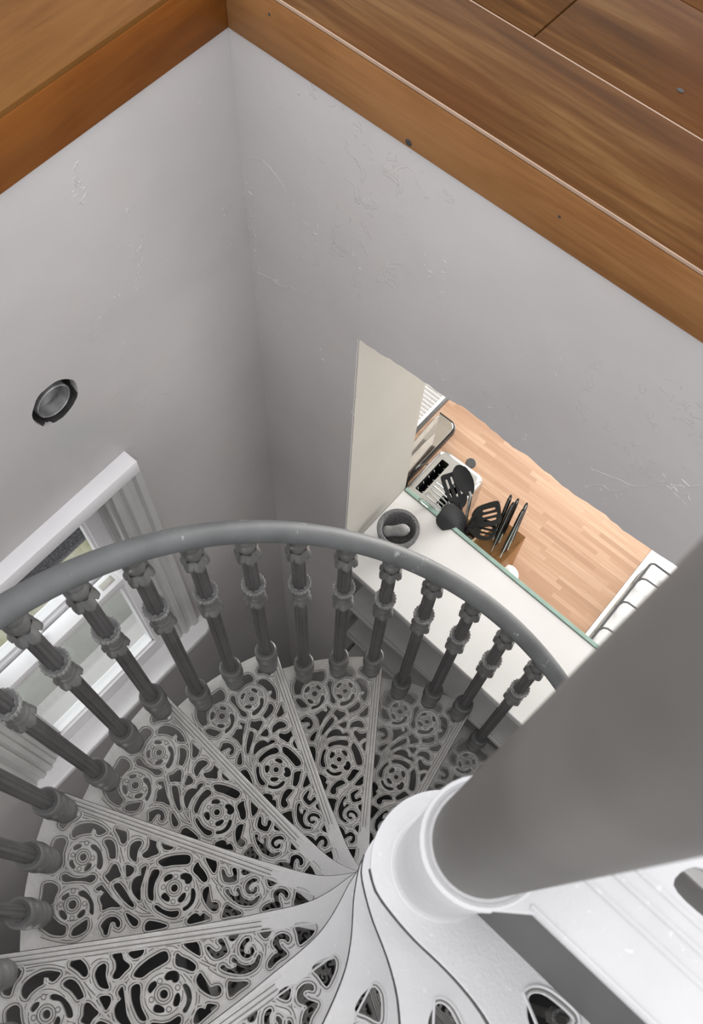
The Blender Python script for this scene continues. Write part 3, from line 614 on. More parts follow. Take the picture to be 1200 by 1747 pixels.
def tread_mesh():
    loops = [tread_outline()]; holes = []
    for ridge, pts in HOLES:
        p = catmull([(x/1000, y/1000) for x, y in pts], 4)
        p = inset(p, -.0006); loops.append(inset(p, .0012)); holes.append((ridge, inset(p, .0012)))
    for c in ROS: loops.append(arc_pts(c[0], c[1], .0066 if c != ROS[1] else .0080, 0, 345, 23))
    bm = plate_bm(loops, PT, .0012); bmesh.ops.translate(bm, vec=(0, 0, -PT), verts=bm.verts[:])
    ir = math.hypot
    for ridge, p in holes:
        if not ridge: continue
        for d, r, z, mi in ((.0008, .0009, .0002, 0), (.0030, .00095, -.0003, 1), (.0058, .0015, .0000, 0)):
            q2 = [(x, max(y, .0222)) for x, y in inset(p, d)]      # keep ridges off the reeded nosing strip
            nf = len(bm.faces); tube(bm, [(x, y, z) for x, y in q2], r, 6, True)
            if mi:
                bm.faces.ensure_lookup_table()
                for f in bm.faces[nf:]: f.material_index = 1
    for i, c in enumerate(ROS):
        for r in ((.0080, .0128) if i < 2 else (.0080, .0128)):
            if i == 1: r += .0012
            tube(bm, [(x, y, .0002) for x, y in arc_pts(c[0], c[1], r, 0, 350, 35)], .0012, 6, True)
        for r in (.0103, .0150):
            nf = len(bm.faces); tube(bm, [(x, y, -.0003) for x, y in arc_pts(c[0], c[1], r+(.0012 if i == 1 else 0), 0, 350, 35)], .0009, 6, True)
            bm.faces.ensure_lookup_table()
            for f in bm.faces[nf:]: f.material_index = 1
    def inside(pt, poly):
        x, y = pt; c = False; j = len(poly)-1
        for i in range(len(poly)):
            xi, yi = poly[i]; xj, yj = poly[j]
            if (yi > y) != (yj > y) and x < (xj-xi)*(y-yi)/(yj-yi)+xi: c = not c
            j = i
        return c
    fat = [inset(p, .0016) for _, p in holes]
    def line(path, r, z, mi):
        run = []
        for pt in path+[None]:
            ok = pt is not None and pt[1] > .023 and not any(inside(pt, f) for f in fat)
            if ok: run.append((pt[0], pt[1], z))
            else:
                if len(run) > 3:
                    nf = len(bm.faces); tube(bm, run, r, 6); bm.faces.ensure_lookup_table()
                    if mi:
                        for f in bm.faces[nf:]: f.material_index = 1
                run = []
    def offs(path, d):
        out = []
        for i, p in enumerate(path):
            a, b = path[max(i-1, 0)], path[min(i+1, len(path)-1)]; tx, ty = b[0]-a[0], b[1]-a[1]; l = math.hypot(tx, ty) or 1
            out.append((p[0]-ty/l*d, p[1]+tx/l*d))
        return out
    for s in STROKES:
        path = catmull([(x/1000, y/1000) for x, y in s], 8, False)
        line(path, .0014, .0, 0); line(offs(path, .0024), .0009, -.0003, 1); line(offs(path, -.0024), .0009, -.0003, 1)
    for i, c in enumerate(ROS):
        for r in ((.0285, .0365) if i < 2 else (.0310, .0385)):
            line(arc_pts(c[0], c[1], r, 0, 358, 90), .0009, -.0003, 1)
        line(arc_pts(c[0], c[1], .0325 if i < 2 else .0345, 0, 358, 90), .0015, 0, 0)
    for x, y in STUDS:
        nf = len(bm.faces); tube(bm, [(x/1000+a, y/1000+b, -.0003) for a, b in arc_pts(0, 0, .0042, 0, 330, 11)], .0008, 6, True)
        bm.faces.ensure_lookup_table()
        for f in bm.faces[nf:]: f.material_index = 1
    for x, y in STUDS:
        b2 = bmesh.ops.create_cone(bm, cap_ends=True, segments=14, radius1=.0032, radius2=.0026, depth=.0022, matrix=Matrix.Translation((x/1000, y/1000, .0006)))
    bmesh.ops.recalc_face_normals(bm, faces=bm.faces[:])
    return bm
def halfbar(bm, x0, x1, y, w, h, slope=0):
    n = 5; rings = []
    xs = [x0, x0+w*.25, x0+w*.6]+[x0+w*.6+(x1-x0-w*1.2)*i/6 for i in range(1, 6)]+[x1-w*.6, x1-w*.25, x1]
    sc = [.25, .7, 1]+[1]*5+[1, .7, .25]
    for x, s in zip(xs, sc):
        rings.append([bm.verts.new((x, y+slope*(x-x0)-math.cos(PI*k/(n-1))*w/2*s, math.sin(PI*k/(n-1))*h*s-.0003)) for k in range(n)])
    for A, B in zip(rings, rings[1:]):
        for k in range(n-1): bm.faces.new((A[k], A[k+1], B[k+1], B[k]))
        bm.faces.new((A[-1], A[0], B[0], B[-1]))
    bm.faces.new(rings[0]); bm.faces.new(rings[-1][::-1])
def nosing_mesh():
    bm = bmesh.new()
    for y, w in ((.0105, .0052), (.0178, .0052)): halfbar(bm, .205, .632, y, w, .0018)
    halfbar(bm, .19, .664, .0022, .0036, .0012)
    nf = len(bm.faces)
    for y in (.0066, .0142, .0214): tube(bm, [(.205, y, -.0003), (.42, y, -.0003), (.635, y, -.0003)], .0009, 6)
    bm.faces.ensure_lookup_table()
    for f in bm.faces[nf:]: f.material_index = 1
    # thin apron folded down under the front edge; dark colour paints a shadow line
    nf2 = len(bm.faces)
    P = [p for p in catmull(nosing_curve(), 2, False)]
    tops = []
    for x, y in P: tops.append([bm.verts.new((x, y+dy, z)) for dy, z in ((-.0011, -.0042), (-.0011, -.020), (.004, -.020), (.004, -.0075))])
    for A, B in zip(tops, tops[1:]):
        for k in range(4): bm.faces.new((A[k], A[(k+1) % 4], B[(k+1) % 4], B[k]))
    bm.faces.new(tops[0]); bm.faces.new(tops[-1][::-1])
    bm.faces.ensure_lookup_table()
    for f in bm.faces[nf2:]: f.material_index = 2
    return bm
def hub_mesh():
    bm = bmesh.new()
    lathe(bm, [(-RISE+.0005, RS+.004), (-RISE+.004, RS+.001), (-RISE+.010, RS), (-.024, RS), (-.018, RS+.004), (-.012, RS+.010), (-.0095, RS+.016)], 48)
    # raised collar under the sleeve of the next tread
    lathe(bm, [(-.0012, RS+.0055), (.0015, RS+.0045), (.0022, RS+.002), (.0022, RS-.004)], 48)
    return bm
ordinal = ['first', 'second', 'third', 'fourth', 'fifth', 'sixth', 'seventh', 'eighth', 'ninth', 'tenth', 'eleventh', 'twelfth', 'thirteenth', 'fourteenth', 'fifteenth', 'sixteenth', 'seventeenth', 'eighteenth', 'nineteenth', 'twentieth']
def place_tread(o, k):
    o.location = (0, 0, -k*RISE); o.rotation_euler = (0, 0, rad(NOSE-k*STEP))
tr = thing('stair_tread', '', 'stair tread', group='pierced iron treads of the spiral stair')
obj('tread_plate', tread_mesh(), [MT['tread'], MT['groove_shade']], tr, True, 30, False)
obj('nosing_strip', nosing_mesh(), [MT['tread'], MT['groove_shade'], MT['riser']], tr, True, 50)
obj('hub_sleeve', hub_mesh(), MT['tread'], tr, True, 40)
tlab = {-4: 'first step below the top landing, meeting the newel sleeve',
-3: 'second step below the top landing, with one small hole',
-2: 'third step below the top landing, at bottom edge',
-1: 'fourth step below the top landing, nosing reaching bottom edge',
0: 'large scrollwork step at the lower left picture corner',
1: 'wide scrollwork step next above the bottom left one',
2: 'scrollwork step beside the window sill, below the left balusters',
3: 'scrollwork step just left of the wall corner',
4: 'far scrollwork step straight below the wall corner',
5: 'scrollwork step right of the far one, by shelves',
6: 'dark scrollwork step half hidden behind the newel column'}
for k in [0]+[x for x in range(-4, 17) if x != 0]:
    o = tr if k == 0 else copy_tree(tr)
    if k <= 6: o['label'] = 'grey pierced iron tread, '+tlab[k]
    else: o['label'] = 'dim pierced iron tread of the lower turn, glimpsed through the upper treads'; o['group'] = 'lower turn of treads seen through the holes'
    place_tread(o, k)

# solid top landing with its riser and collar
ld = thing('stair_landing', 'solid blurred grey iron top landing plate with three grooves, lower right corner', 'landing')
lp = [(.665, -.012), (.05, -.012), (.03, -.028)]+arc_pts(0, 0, RS+.001, -45, -265, 20)+[(.0, .055), (.10, .10), (.22, .24), (.42, .50), (.55, .36), (.62, .22)]
hh = [[(.104, .062), (.13, .060), (.150, .066), (.152, .078), (.13, .086), (.108, .080)], [(.20, .07), (.26, .06), (.30, .08), (.25, .11), (.21, .10)], [(.36, .07), (.44, .06), (.47, .10), (.40, .13)], [(.27, .15), (.34, .15), (.35, .22), (.30, .21)]]
bm = plate_bm([lp]+[catmull(x, 4) for x in hh], PT, .0014); bmesh.ops.translate(bm, vec=(0, 0, -PT), verts=bm.verts[:])
obj('landing_plate', bm, MT['tread'], ld, True, 30, False)
bm = bmesh.new()
for y, w in ((.0265, .0045), (.0415, .0045), (.0535, .0045)): halfbar(bm, .055, .63, y, w, .0016)
box(bm, .045, .664, -.0105, -.0085, -.0005, .0012)
obj('reeded_strip', bm, MT['caulk_grey'] if 'caulk_grey' in MT else MT['tread'], ld, True, 50)
bm = bmesh.new(); box(bm, .036, .655, -.010, -.006, -RISE+.001, -.0098)
obj('riser_panel', bm, MT['riser'], ld)
bm = bmesh.new()
lathe(bm, [(-RISE+.0005, RS+.004), (-RISE+.004, RS+.001), (-RISE+.010, RS), (-.004, RS), (.0, RS-.0004), (.0012, RS-.002), (.0005, RS-.0045), (-.006, RS-.0062)], 56, None, (0, 0), True, False)
obj('newel_sleeve', bm, MT['tread'], ld, True, 40)
ld.location = (0, 0, 5*RISE); ld.rotation_euler = (0, 0, rad(NOSE+5*STEP))

nw = thing('newel_column', 'thick blurred dark grey round newel column rising close to the camera', 'column')
bm = bmesh.new(); lathe(bm, [(ZP, RN-.004), (-.5, RN-.004), (5*RISE-.05, RN-.003), (5*RISE-.02, RN), (1.5, RN), (2.6, RN)], 64)
obj('column_shaft', bm, MT['newel'], nw)
bm = bmesh.new(); lathe(bm, [(2.6, RN+.004), (2.62, RN+.006), (2.64, RN+.002), (2.66, .02), (2.68, .004)], 40)
obj('column_cap', bm, MT['newel'], nw)
rebase(nw, (0, 0, ZP))

# ------------------------------------------------------------------ balusters
def flute(n, amp):
    return lambda a, p, r: (r-amp*(1+math.cos(n*a))*.5 if len(p) > 2 and p[2] == 'f' else (r+p[3]*math.cos(p[4]*a) if len(p) > 3 else r), (p[5]*math.cos(p[4]*a) if len(p) > 5 else 0))
FL = flute(9, .0026)
def foot_bm():
    bm = bmesh.new()
    P = [(0, .0225), (.003, .0240), (.024, .0243), (.026, .0222), (.029, .0222), (.031, .0243), (.038, .0246), (.040, .0222), (.043, .0222), (.045, .0246), (.052, .0252), (.055, .0240), (.060, .0212), (.066, .0200), (.072, .0200), (.078, .0216), (.084, .0250), (.092, .0275), (.100, .0278), (.107, .0262), (.112, .0226), (.116, .0204), (.121, .0204), (.124, .0222), (.128, .0256), (.135, .0272), (.144, .0272), (.150, .0258), (.153, .0225), (.150, .0165)]
    lathe(bm, P, 36); return bm
def shaft_bm(z0, z1, r=.0158):
    bm = bmesh.new(); n = 10
    P = [(z0, r, 'f')]+[(z0+(z1-z0)*i/n, r-.0006*i/n, 'f') for i in range(1, n+1)]
    lathe(bm, P, 54, FL); return bm
def leaf(bm, z, r0, r1, h, n, down=True):
    """ring of curled acanthus leaves flaring outwards"""
    s = -1 if down else 1
    for j in range(n):
        a0 = 2*PI*j/n; rows = []
        for i in range(6):
            t = i/5; w = (PI/n)*1.02*(1-.55*t**3)
            rr = r0+(r1-r0)*(math.sin(t*PI*.62)**1.6); zz = z+s*h*t+(.004*t**3 if down else -.004*t**3)
            rows.append([(a0-w, rr-.0012), (a0-w*.45, rr), (a0, rr+.0014), (a0+w*.45, rr), (a0+w, rr-.0012)] + [zz])
        V = []; Vi = []
        for row in rows:
            zz = row[-1]
            V.append([bm.verts.new((q[1]*math.cos(q[0]), q[1]*math.sin(q[0]), zz)) for q in row[:-1]])
            Vi.append([bm.verts.new(((q[1]-.0024)*math.cos(q[0]), (q[1]-.0024)*math.sin(q[0]), zz)) for q in row[:-1]])
        for i in range(5):
            for k in range(4):
                bm.faces.new((V[i][k], V[i][k+1], V[i+1][k+1], V[i+1][k])); bm.faces.new((Vi[i][k], Vi[i+1][k], Vi[i+1][k+1], Vi[i][k+1]))
            bm.faces.new((V[i][0], V[i+1][0], Vi[i+1][0], Vi[i][0])); bm.faces.new((V[i][4], Vi[i][4], Vi[i+1][4], V[i+1][4]))
        for k in range(4): bm.faces.new((V[5][k], V[5][k+1], Vi[5][k+1], Vi[5][k]))
def collar_bm(zm):
    """toothed crown at zm, bell, ring and leaf skirt below"""
    bm = bmesh.new()
    P = [(zm-.098, .0140), (zm-.090, .0150), (zm-.070, .0165), (zm-.062, .0178), (zm-.058, .0196), (zm-.053, .0205), (zm-.048, .0196), (zm-.045, .0180), (zm-.042, .0176), (zm-.039, .0186), (zm-.036, .0190), (zm-.033, .0182), (zm-.028, .0176), (zm-.018, .0180), (zm-.010, .0190)]
    lathe(bm, P, 32)
    m = lambda a, p, r: (r+(.0010*math.cos(20*a) if p[2] else 0), .0004*math.cos(20*a) if p[2] == 2 else 0)
    nf = len(bm.faces)
    lathe(bm, [(zm-.016, .0186, 0), (zm-.012, .0212, 1), (zm-.006, .0232, 1), (zm+.001, .0240, 1), (zm+.006, .0243, 1), (zm+.008, .0232, 2), (zm+.0075, .0214, 0), (zm+.002, .0178, 0), (zm+.001, .0150, 0)], 120, m)
    bm.faces.ensure_lookup_table()
    for f in bm.faces[nf:]: f.material_index = 1
    leaf(bm, zm-.058, .0170, .0250, .036, 6, True)
    return bm
def top_bm(zt):
    bm = bmesh.new()
    P = [(zt-.098, .0140), (zt-.085, .0155), (zt-.066, .0165), (zt-.058, .0168), (zt-.050, .0155), (zt-.046, .0160), (zt-.040, .0188), (zt-.032, .0205), (zt-.024, .0205), (zt-.017, .0188), (zt-.013, .0170), (zt-.010, .0172), (zt-.007, .0182), (zt-.003, .0182), (zt+.002, .0170), (zt+.010, .0165)]
    lathe(bm, P, 32)
    leaf(bm, zt-.052, .0170, .0252, .038, 6, True)
    return bm
ZM = [.7642, .6936, .6191]; ZTT = [1.021, .9412, .8688]; PHI = [68.63, 59.95, 51.36]
bal_groups = 'fluted iron balusters under the curved handrail'
protos = []
for i in range(3):
    b = thing('baluster', '', 'baluster', group=bal_groups)
    obj('foot', foot_bm(), MT['iron'], b, True, 32)
    obj('lower_shaft', shaft_bm(.150, ZM[i]-.092), MT['shaft_shade'], b, True, 50)
    obj('middle_collar', collar_bm(ZM[i]), [MT['iron'], MT['worn']], b, True, 50)
    obj('upper_shaft', shaft_bm(ZM[i]-.004, ZTT[i]-.09, .0155), MT['shaft_shade'], b, True, 50)
    obj('top_capital', top_bm(ZTT[i]), MT['iron'], b, True, 50)
    protos.append(b)
names = {}
seq = []
for k in range(-1, 13):
    for i in range(3): seq.append((k, i))
vis = [(0, 2)]+[(k, i) for k in range(1, 6) for i in range(3)]+[(6, 0)]
blab = {(0, 2): 'foot only, lowest at the left picture edge',
(1, 0): 'foot at the left edge, next above the corner one',
(1, 1): 'second foot up the left edge, above the wide step',
(1, 2): 'crossing the left end of the window sill',
(2, 0): 'foot nearest the left end of the window sill',
(2, 1): 'leftmost whose top shows, before the lower window pane',
(2, 2): 'crossing the middle of the window',
(3, 0): 'in front of the right side of the window frame',
(3, 1): 'just right of the window, before the plaster wall',
(3, 2): 'left of the wall corner, its foot on a tread nosing',
(4, 0): 'standing straight in front of the dark wall corner',
(4, 1): 'upright at the left edge of the shelved opening',
(4, 2): 'directly below the granite mortar',
(5, 0): 'first to the right of the mortar, before the white ledge',
(5, 1): 'second to the right of the mortar, before the white ledge',
(5, 2): 'third to the right of the mortar, before the white ledge',
(6, 0): 'last full one before the newel, leaning to lower left',
(6, 1): 'mostly hidden behind the blurred newel edge'}
used = [False]*3
for (k, i) in vis+[(6, 1)]+[s for s in seq if s not in vis and s != (6, 1)]:
    o = protos[i] if not used[i] else copy_tree(protos[i]); used[i] = True
    a = rad(PHI[i]-k*STEP)
    o.location = (RB*math.cos(a), RB*math.sin(a), -k*RISE); o.rotation_euler = (0, 0, a+PI)
    if (k, i) in blab: o['label'] = 'dark grey fluted iron baluster, '+blab[(k, i)]
    elif k < 2: o['label'] = 'dark grey iron baluster of the upper turn, beside the camera'; o['group'] = 'upper balusters beside the camera'
    else: o['label'] = 'dim iron baluster of the lower turn under the treads'; o['group'] = 'balusters of the lower turn'

# handrail, a helix following the balusters
def rail_z(phi): return .8688+.0195+(phi-51.36)*RISE/STEP
bm = bmesh.new(); pts = []
for i in range(0, 261):
    phi = 98-i*1.6; a = rad(phi)
    pts.append((RB*math.cos(a), RB*math.sin(a), rail_z(phi)))
tube(bm, pts, .0205, 24)
hr = obj('handrail', bm, MT['rail'], None, True, 60)
tag(hr, 'worn pale grey round metal handrail curving over all the balusters', 'handrail')
# ------------------------------------------------------------------ ledge, glass and shelves in the opening
ZL = -.765; ZK = -1.0
m2 = [(-.75, -.590), (JX-.002, -.655), (JX-.002, -.93), (JX-.002, -.945), (-.75, -.905)]
bm = plate_bm([m2], .015, .0015); bmesh.ops.translate(bm, vec=(0, 0, ZL-.015), verts=bm.verts[:])
tag(obj('breakfast_ledge', bm, MT['ledge']), 'wide white painted ledge between the stairwell and the kitchen worktop', 'ledge')
bm = plate_bm([[(-.75, -.588), (JX-.005, -.653), (JX-.005, -.668), (-.75, -.603)]], .014, .001); bmesh.ops.translate(bm, vec=(0, 0, ZL-.017), verts=bm.verts[:])
structure(obj('trim_5', bm, MT['shelf']))
sh = {0: 'upper grey painted shelf board below the white ledge, behind the balusters', 1: 'middle grey painted shelf board, a step lower behind the balusters', 2: 'lowest grey painted shelf board seen through the baluster feet'}
for j, z in enumerate((-1.125, -1.47, -1.80)):
    o = thing('shelf_board', sh[j], 'shelf', group='grey shelves under the ledge')
    dy = (.0, .012, .024)[j]
    bm = plate_bm([[(-.75, -.60-dy), (JX-.035, -.668-dy), (JX-.035, -.96), (-.75, -.96)]], .012, .0015); bmesh.ops.translate(bm, vec=(0, 0, z), verts=bm.verts[:])
    obj('board', bm, MT['shelf'], o)
    bm = plate_bm([[(-.75, -.594-dy), (JX-.035, -.662-dy), (JX-.035, -.6675-dy), (-.75, -.5995-dy)]], .016, .0015); bmesh.ops.translate(bm, vec=(0, 0, z-.002), verts=bm.verts[:])
    obj('front_lip', bm, MT['shelf'], o)
    rebase(o, (-.05, -.8, z))
structure(bbox('wall_shelf_back', -.75, JX-.02, -1.00, -.965, -3.6, ZK-.06, MT['wall']))
structure(bbox('wall_jamb', JX-.0015, JX+.09, -.952, WY-.004, -3.6, .285, MT['jamb']))
structure(bbox('wall_jamb_lower', JX-.03, JX-.0005, -.964, WY-.19, -1.95, ZL-.036, MT['wall']))
gp = thing('glass_upstand', 'low clear glass upstand with a green edge between ledge and wooden worktop', 'glass panel')
bm = plate_bm([[(-.75, -.907), (JX-.004, -.9465), (JX-.004, -.9585), (-.75, -.919)]], .03, .001); bmesh.ops.translate(bm, vec=(0, 0, ZL-.0275), verts=bm.verts[:])
obj('glass_sheet', bm, MT['edge_glass'], gp)
bm = plate_bm([[(-.75, -.919), (JX-.004, -.9585), (JX-.004, -.9465), (-.75, -.907)]], .085, .0); bmesh.ops.translate(bm, vec=(0, 0, ZL-.145), verts=bm.verts[:])
obj('back_panel', bm, MT['white'], gp)
rebase(gp, (0, -.93, ZL-.06))

# ------------------------------------------------------------------ kitchen shell

structure(bbox('floor_kitchen', -1.6, 1.9, -3.0, -.98, -2.0, -1.92, MT['butcher']))
structure(bbox('wall_kitchen_end', 1.55, 1.7, -3.0, -.88, -2.0, .45, MT['jamb']))
structure(bbox('wall_kitchen_far', -1.6, 1.7, -3.1, -2.95, -2.0, .45, MT['jamb']))
structure(bbox('wall_kitchen_near', JX+.1, 1.7, -.95, WY-.12, -2.0, .45, MT['jamb']))
structure(bbox('ceiling_kitchen', -1.6, 1.7, -3.1, WY-.21, .45, .55, MT['jamb']))
wt = thing('worktop', 'oiled butcher block wooden kitchen worktop with the appliances on it', 'worktop')
bbox('worktop_board', -.012, 1.5, -1.95, -.962, ZK-.038, ZK, MT['butcher'], wt, .002)
rebase(wt, (.3, -1.4, ZK-.038))
cab = thing('base_cabinet', 'pale cabinet carcass under the butcher block worktop', 'cabinet')
bbox('carcass', -.9, 1.45, -1.88, -1.003, -1.92, ZK-.04, MT['jamb'], cab)
rebase(cab, (.3, -1.4, -1.92))

# ------------------------------------------------------------------ gas hob
hb = thing('gas_hob', 'white enamel gas hob with black wire pan supports at the worktop end', 'hob')
bbox('hob_plate', -.62, -.0125, -1.47, -.965, ZK-.03, ZK+.004, MT['enamel'], hb, .004)
bm = bmesh.new()
xr = -.036
zf = ZK+.026
loop = [(xr, -1.03), (xr, -1.345)]+[(xr-.014+.014*math.cos(rad(a)), -1.345-.014*math.sin(rad(a))) for a in range(15, 91, 15)]+[(-.28, -1.36)]
tube(bm, [(x, y, zf) for x, y in loop], .0042, 8)
for y in (-1.295, -1.195, -1.085):
    tube(bm, [(xr, y+.022, zf), (xr-.006, y+.006, zf+.003), (xr-.018, y, zf+.006), (xr-.075, y-.002, zf+.006), (xr-.115, y-.002, zf+.005)], .0034, 8)
    tube(bm, [(xr, y+.022, zf), (xr, y+.022, ZK+.003)], .004, 8)
tube(bm, [(xr, -1.035, zf), (xr, -1.035, ZK+.003)], .004, 8); tube(bm, [(xr, -1.335, zf), (xr, -1.335, ZK+.003)], .004, 8)
obj('pan_support', bm, MT['graphite'], hb)
bm = bmesh.new(); box(bm, xr+.006, xr+.0105, -1.345, -1.0, ZK+.0035, ZK+.012, .001)
obj('chrome_trim', bm, MT['chrome'], hb)
for (x, y) in ((-.16, -1.06), (-.17, -1.28)):
    bm = bmesh.new(); lathe(bm, [(ZK+.003, .052), (ZK+.008, .05), (ZK+.010, .040), (ZK+.018, .038), (ZK+.021, .034), (ZK+.022, .0)], 32, None, (x, y)); obj('burner', bm, MT['enamel'], hb)
rebase(hb, (-.3, -1.2, ZK))

# ------------------------------------------------------------------ toaster
t = thing('toaster', 'brushed steel toaster with two slots and a black lever', 'toaster')
X0, X1, Y0, Y1, ZB, ZA = .498, .668, -1.168, -.964, ZK+.008, -.812
def rrect(x0, x1, y0, y1, r, n=6):
    return arc_pts(x1-r, y1-r, r, 0, 90, n)+arc_pts(x0+r, y1-r, r, 90, 180, n)+arc_pts(x0+r, y0+r, r, 180, 270, n)+arc_pts(x1-r, y0+r, r, 270, 360, n)
bm = bmesh.new(); rings = []
for z, d in ((ZB, .004), (ZB+.01, 0), (ZA-.03, 0), (ZA-.018, .002), (ZA-.008, .007), (ZA-.002, .014), (ZA, .020)):
    rings.append([bm.verts.new((x, y, z)) for x, y in rrect(X0+d, X1-d, Y0+d, Y1-d, .026)])
n = len(rings[0])
for A, B in zip(rings, rings[1:]):
    for k in range(n): bm.faces.new((A[k], A[(k+1) % n], B[(k+1) % n], B[k]))
bm.faces.new(rings[0][::-1])
obj('body', bm, MT['steel'], t)
S1 = [(.612, .640), (.534, .562)]; SY = (-1.124, -.992)
bm = plate_bm([rrect(X0+.019, X1-.019, Y0+.019, Y1-.019, .010)]+[rrect(a, b, SY[0], SY[1], .004, 3) for a, b in S1], .001, 0)
bmesh.ops.translate(bm, vec=(0, 0, ZA-.0008), verts=bm.verts[:]); obj('top_plate', bm, MT['steel2'], t, False)
for a, b in S1:
    bm = bmesh.new()
    for (p, q, r_, s) in ((a-.002, a, SY[0], SY[1]), (b, b+.002, SY[0], SY[1]), (a, b, SY[0]-.002, SY[0]), (a, b, SY[1], SY[1]+.002)): box(bm, p, q, r_, s, ZA-.10, ZA-.002)
    box(bm, a, b, SY[0], SY[1], ZA-.102, ZA-.1)
    s = obj('bread_slot', bm, MT['dark_slot'], t, False)
    bm = bmesh.new()
    for i in range(5):
        y = SY[0]+.014+i*.026; tube(bm, [(a+.001, y, ZA-.012), (a+.007, y+.003, ZA-.012), (a+.007, y+.003, ZA-.07)], .0010, 6); tube(bm, [(b-.001, y, ZA-.012), (b-.006, y+.003, ZA-.014), (b-.006, y+.003, ZA-.07)], .0009, 6)
    obj('wire_guide', bm, MT['steel'], s)
bm = bmesh.new(); box(bm, .565, .571, Y0-.02, Y0+.004, ZA-.04, ZA-.034)
me = plate([arc_pts(0, 0, .0165, 0, 350, 28)], .005, .002, 2); b2 = bmesh.new(); b2.from_mesh(me)
bmesh.ops.transform(b2, matrix=Matrix.Translation((.572, Y0-.018, ZA-.03)), verts=b2.verts[:]); b2.to_mesh(me); b2.free(); bm.from_mesh(me)
obj('lever', bm, MT['graphite'], t)
bm = bmesh.new(); tube(bm, catmull([(.655, -1.150, ZK+.03), (.685, -1.150, ZK+.05), (.70, -1.11, ZK+.09), (.70, -1.06, ZK+.10), (.69, -1.02, ZK+.06), (.69, -1.0, ZK+.01)], 6, False), .0028, 8)
obj('power_cord', bm, MT['blackg'], t)
bm = bmesh.new()
for x in (X0+.03, X1-.03):
    for y in (Y0+.03, Y1-.03): lathe(bm, [(ZK+.0002, .009), (ZB+.001, .010)], 12, None, (x, y))
obj('foot', bm, MT['black'], t)
rebase(t, (.583, -1.066, ZK))

# ------------------------------------------------------------------ coffee machine behind the toaster
t = thing('coffee_machine', 'polished steel appliance with ribbed top and black rounded base beside jamb', 'appliance')
bm = plate_bm([rrect(.712, .93, -1.335, -1.03, .03)], .014, .003); bmesh.ops.translate(bm, vec=(0, 0, ZK+.0145), verts=bm.verts[:]); obj('base', bm, MT['blackg'], t)
bm = plate_bm([rrect(.719, .92, -1.327, -1.04, .026)], .002, .001); bmesh.ops.translate(bm, vec=(0, 0, ZK+.0305), verts=bm.verts[:]); obj('drip_tray', bm, MT['chrome'], t)
bm = bmesh.new(); box(bm, .757, .95, -1.268, -1.0, ZK+.0325, -.805, .004); obj('body', bm, MT['chrome'], t)
bm = bmesh.new(); box(bm, .752, .955, -1.30, -1.0, -.805, -.782, .003); obj('top_band', bm, MT['graphite'], t)
bm = bmesh.new(); box(bm, .760, .955, -1.30, -1.0, -.782, -.777, .001)
for i in range(22): tube(bm, [(.768, -1.295+i*.0135, -.7765), (.945, -1.295+i*.0135, -.7765)], .0042, 8)
obj('ribbed_top', bm, MT['enamel'], t)
rebase(t, (.82, -1.17, ZK))

# ------------------------------------------------------------------ knife block and knives
def oblique(bm, base, top):
    """hexahedron from four base and four top points"""
    B = [bm.verts.new(p) for p in base]; T = [bm.verts.new(p) for p in top]
    bm.faces.new(B[::-1]); bm.faces.new(T)
    for k in range(4): bm.faces.new((B[k], B[(k+1) % 4], T[(k+1) % 4], T[k]))
t = thing('knife_block', 'brown acacia wood knife block on the worktop with black handled knives', 'knife block')
bm = bmesh.new()
oblique(bm, [(.288, -1.075, ZK+.0005), (.402, -1.075, ZK+.0005), (.402, -.965, ZK+.0005), (.288, -.965, ZK+.0005)],
        [(.293, -1.082, -.800), (.376, -1.082, -.800), (.400, -.985, -.838), (.300, -.985, -.838)])
bmesh.ops.bevel(bm, geom=bm.edges[:], offset=.002, segments=2, profile=.5, affect='EDGES')
kb = obj('block', bm, MT['knife_wood'], t)
bm = bmesh.new()
rebase(t, (.34, -1.02, ZK))
def px_knife(base, tip, lab, r=.0105):
    t = thing('knife', lab, 'knife', group='black handled knives in the wooden block')
    a, b = Vector(base), Vector(tip); d = (b-a).normalized(); side = d.cross(Vector((0, 0, 1))).normalized(); nrm = side.cross(d)
    bm = bmesh.new(); rings = []
    prof = [(0, .62, .5), (.04, .85, .7), (.2, 1, 1), (.45, .92, 1), (.7, 1, 1), (.88, .95, .95), (.96, .7, .7), (1, .35, .3)]
    L = (b-a).length
    for s, w, h in prof:
        c = a+d*L*s+nrm*(.004*math.sin(s*PI))
        rings.append([bm.verts.new(c+side*math.cos(2*PI*k/14)*r*.62*w+nrm*math.sin(2*PI*k/14)*r*h) for k in range(14)])
    for A, B in zip(rings, rings[1:]):
        for k in range(14): bm.faces.new((A[k], A[(k+1) % 14], B[(k+1) % 14], B[k]))
    bm.faces.new(rings[0][::-1]); bm.faces.new(rings[-1])
    obj('handle', bm, MT['blackg'], t)
    bm = bmesh.new(); pts = [a+d*L*s+nrm*(.004*math.sin(s*PI)+r*h*.97) for s, w, h in prof[1:-1]]
    tube(bm, pts, .0013, 6); obj('steel_spine', bm, MT['steel'], t)
    bm = bmesh.new(); e = a-d*.038
    vs = []
    for q, wz in ((a+d*.006, .0085), (a-d*.025, .0075), (e, .001)):
        vs.append([bm.verts.new(q+side*.0009+nrm*wz), bm.verts.new(q-side*.0009+nrm*wz), bm.verts.new(q-side*.0009-nrm*wz), bm.verts.new(q+side*.0009-nrm*wz)])
    for A, B in zip(vs, vs[1:]):
        for k in range(4): bm.faces.new((A[k], A[(k+1) % 4], B[(k+1) % 4], B[k]))
    bm.faces.new(vs[0]); bm.faces.new(vs[-1][::-1])
    obj('blade', bm, MT['steel'], t)
    rebase(t, base)
